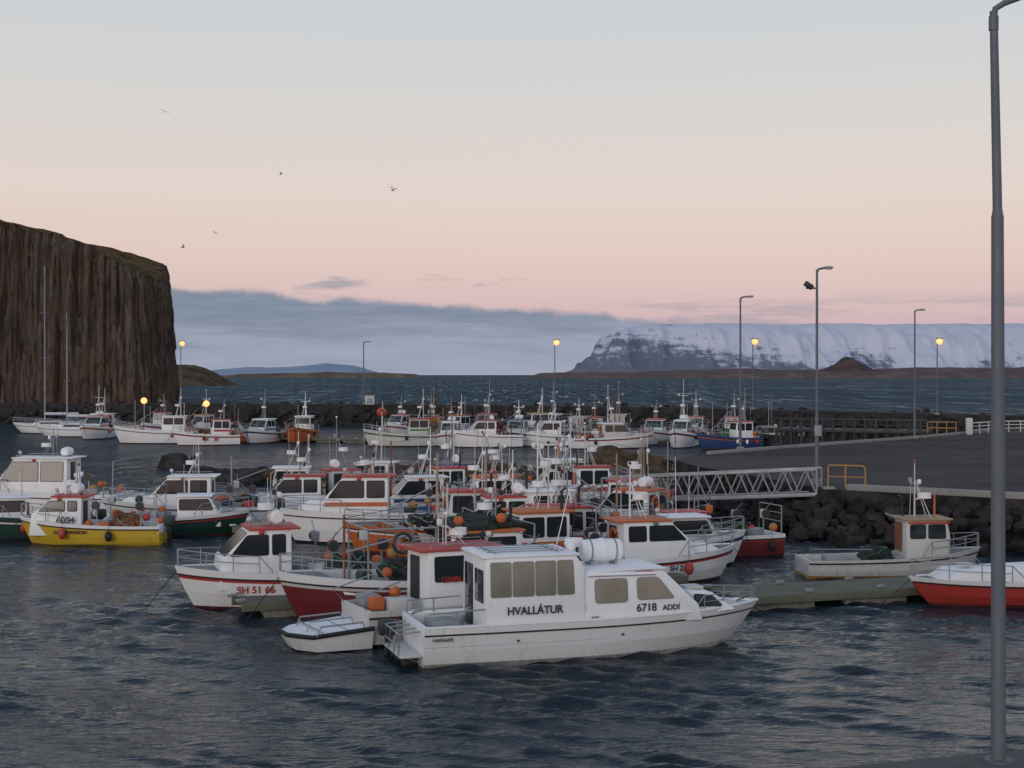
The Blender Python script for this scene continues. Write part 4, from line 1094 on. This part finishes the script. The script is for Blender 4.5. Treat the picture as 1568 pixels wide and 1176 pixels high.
# inner-basin boats (far row)
far = [(-47.5, 166, 170, 8.5, 'fwd', WHITE, WHITE, WHITE), (-45.6, 158, 265, 8, 'fwd', WHITE, ORANGE, RED), (-36.5, 147, 185, 8.5, 'aft', WHITE, WHITE, WHITE), (-30.5, 143, 200, 6.5, 'aft', WHITE, RED, RED),
       (-28.6, 150, 150, 7, 'open', ORANGE, WHITE, ORANGE), (-25.8, 149, 255, 8, 'fwd', WHITE, BLUE, WHITE), (-22.0, 150, 268, 8, 'aft', ORANGE, ORANGE, WHITE),
       (-10.9, 141, 190, 7.5, 'aft', OFFW, LGREEN, RED), (-9.3, 165, 270, 8, 'fwd', WHITE, BLUE, GREEN), (-6.0, 141, 265, 7.5, 'fwd', WHITE, RED, WHITE), (-3.4, 158, 250, 8, 'aft', BLUE, RED, RED),
       (-2.6, 139, 190, 7.0, 'fwd', WHITE, WHITE, RED), (0.6, 142, 260, 7.5, 'fwd', WHITE, BLUE, BLUE), (1.2, 162, 200, 8, 'aft', CRIM, RED, OCHRE), (3.8, 141, 190, 6.5, 'fwd', WHITE, WHITE, WHITE), (6.4, 147, 255, 7.5, 'aft', WHITE, RED, OFFW),
       (9.6, 137, 12, 8.2, 'fwd', WHITE, ORANGE, WHITE), (14.6, 146, 255, 8, 'fwd', WHITE, RED, RED), (18.6, 146, 260, 7.6, 'aft', WHITE, BLUE, RED), (20.4, 136, 200, 6.6, 'aft', BLUE, ORANGE, RED), (22.5, 148, 250, 7, 'aft', LGREEN, WHITE, RED), (25.4, 140, 190, 6, 'open', DARK, DARK, GREY),
       (-39.6, 160, 260, 7, 'aft', WHITE, RED, RED), (-12.5, 160, 250, 7, 'fwd', WHITE, RED, RED), (-6.4, 152, 240, 7, 'aft', WHITE, WHITE, ORANGE), (4.6, 165, 250, 8, 'fwd', WHITE, LGREEN, WHITE), (11.5, 158, 260, 8, 'aft', WHITE, BLUE, OFFW),
       (-33.6, 152, 240, 6.5, 'aft', OCHRE, WHITE, OCHRE), (-8.2, 146, 100, 7, 'aft', CRIM, WHITE, RED), (8.6, 151, 100, 7, 'fwd', WHITE, RED, RED), (16.5, 139, 250, 6.5, 'fwd', WHITE, CRIM, WHITE)]
for i, (x, y, h, L, st, hc, sc_, rf) in enumerate(far):
    r_ = random.Random(i+300)
    boat('fishing_boat', x, y, h, L, L*0.36, r_.uniform(1.0, 1.25), st, hc, sc_, r_.choice([DRED, BLACK, DRED]), rf, r_.choice([WHITE, WHITE, OFFW, OCHRE if i % 7 == 0 else WHITE]),
         seed=200+i, mast=r_.uniform(1.9, 3.9), far=True, band=r_.choice([None, sc_]), rise=0.5)
dock('floating_dock', (-30, 153), (-8, 146), 2.2)
dock('floating_dock', (-8, 146), (22, 144), 2.2)

def yacht(x, y, head, L, mh):
    mb = MB(); rows = hull(mb, L, L*0.3, 1.0, 0.3, 1.3, WHITE, BLUE, DARK, WHITE, OFFW, WHITE, drop=0.1, tw=0.6)
    C = Cabin(mb, [(0.3*L, 0.8), (0.72*L, 0.9), (0.66*L, 1.45), (0.3*L, 1.5)], L*0.18, 0.2, WHITE, 0.04)
    C.side([(0.36*L, 1.15), (0.6*L, 1.15), (0.58*L, 1.35), (0.36*L, 1.35)])
    mx = 0.58*L
    mb.tube([(mx, 0, 0.9), (mx, 0, mh)], 0.10, GREY, 8, 0.07)
    mb.tube([(mx, 0, 2.2), (0.12*L, 0, 2.2)], 0.09, BLUE, 8); mb.tube([(mx, 0, 2.35), (0.15*L, 0, 2.35)], 0.16, OFFW, 8)
    for k in (0.45, 0.72): mb.tube([(mx, -0.9, mh*k), (mx, 0.9, mh*k)], 0.04, GREY, 6)
    for p in ((0.02*L, 0), (0.99*L, 0), (mx, L*0.14), (mx, -L*0.14)): mb.tube([(p[0], p[1], 1.0), (mx, p[1]*0.0, mh)], 0.018, DARK, 4)
    bowrail(mb, rows, L, 0.2, 0.6, 0.03)
    mb.tube([(mx, 0, mh), (mx, 0, mh+0.5)], 0.02, DARK, 4)
    return place(mb, 'sailing_yacht', x, y, head, L)
yacht(-55.2, 172, 170, 10, 20.0)
yacht(-49.8, 163, 175, 9, 14.0)

for (x, y, z) in ((-37.0, 144.5, 4.35), (-30.2, 142.0, 4.1)):
    mb = MB(); mb.tube([(0, 0, -2.4), (0, 0, -0.1)], 0.05, STEEL, 6); mb.ball((0, -0.1, 0.05), 0.32, LIT, 2); mb.box((0, 0.12, 0.05), (0.6, 0.15, 0.5), DARK, 0.05)
    mb.obj('deck_floodlight', (x, y, z))
mb = MB(); mb.ball((0, 0, 0), 0.5, RED, 3); mb.tube([(0, 0, -0.6), (0, 0, -2)], 0.1, DARK, 6); mb.box((0, 0, -0.6), (0.4, 0.4, 0.2), DARK, 0.03)
mb.obj('red_buoy', (-12.8, 141, 3.3))

# ------------------------------------------------------------------ gulls
def gull(x, y, z, s, rz, flap):
    mb = MB()
    mb.tube([(-0.22, 0, 0), (-0.12, 0, 0.01), (0, 0, 0.015), (0.14, 0, 0.02), (0.2, 0, 0.025)], 0.03, OFFW, 8, 0.035)
    mb.ball((0, 0, 0.01), (0.2, 0.06, 0.06), OFFW, 2); mb.ball((0.2, 0, 0.04), (0.06, 0.04, 0.04), OFFW, 2)
    mb.tube([(0.24, 0, 0.04), (0.31, 0, 0.03)], 0.012, YELLOW, 5, 0.004)
    mb.add([(-0.2, -0.03, 0), (-0.2, 0.03, 0), (-0.33, 0.07, 0), (-0.33, -0.07, 0)], [[0, 1, 2, 3]], OFFW)
    for sg in (-1, 1):
        st = [(0.03, 0.05, 0.03, 0.16), (0.06, 0.3, 0.03+flap*0.18, 0.17), (0.03, 0.5, 0.03+flap*0.16, 0.12), (-0.08, 0.72, 0.03+flap*0.08, 0.03)]
        vs = []
        for (xx, yy, zz, c_) in st: vs += [(xx+c_*0.5, sg*yy, zz), (xx-c_*0.5, sg*yy, zz-0.01), (xx, sg*yy, zz+0.02)]
        fs = []
        for i in range(3):
            a = i*3; b_ = a+3; fs += [[a, a+2, b_+2, b_], [a+2, a+1, b_+1, b_+2], [a, a+1, b_+1, b_]]
        mb.add(vs[:9], [f for f in fs if max(f) < 9], GREY); mb.add(vs[6:], [[0, 2, 5, 3], [2, 1, 4, 5], [0, 1, 4, 3]], DARK)
    o = mb.obj('seagull', (x, y, z), rz); o.scale = (s, s, s)
    o.rotation_euler = (0.3, 0.1, rz)
for u, v, D, s, rz, fl in ((-0.2414, 0.1827, 210, 1.0, 2.0, 1), (-0.161, 0.1395, 230, 1.0, 0.5, 1.6), (-0.0832, 0.1282, 170, 1.0, 0.9, 2.0), (-0.2064, 0.0986, 230, 1.0, 2.6, 0.8), (-0.2291, 0.0886, 170, 1.0, 0.3, 1.5)):
    gull(u*D, D, 7+v*D, s, rz, fl)
print('objects', len(bpy.data.objects))
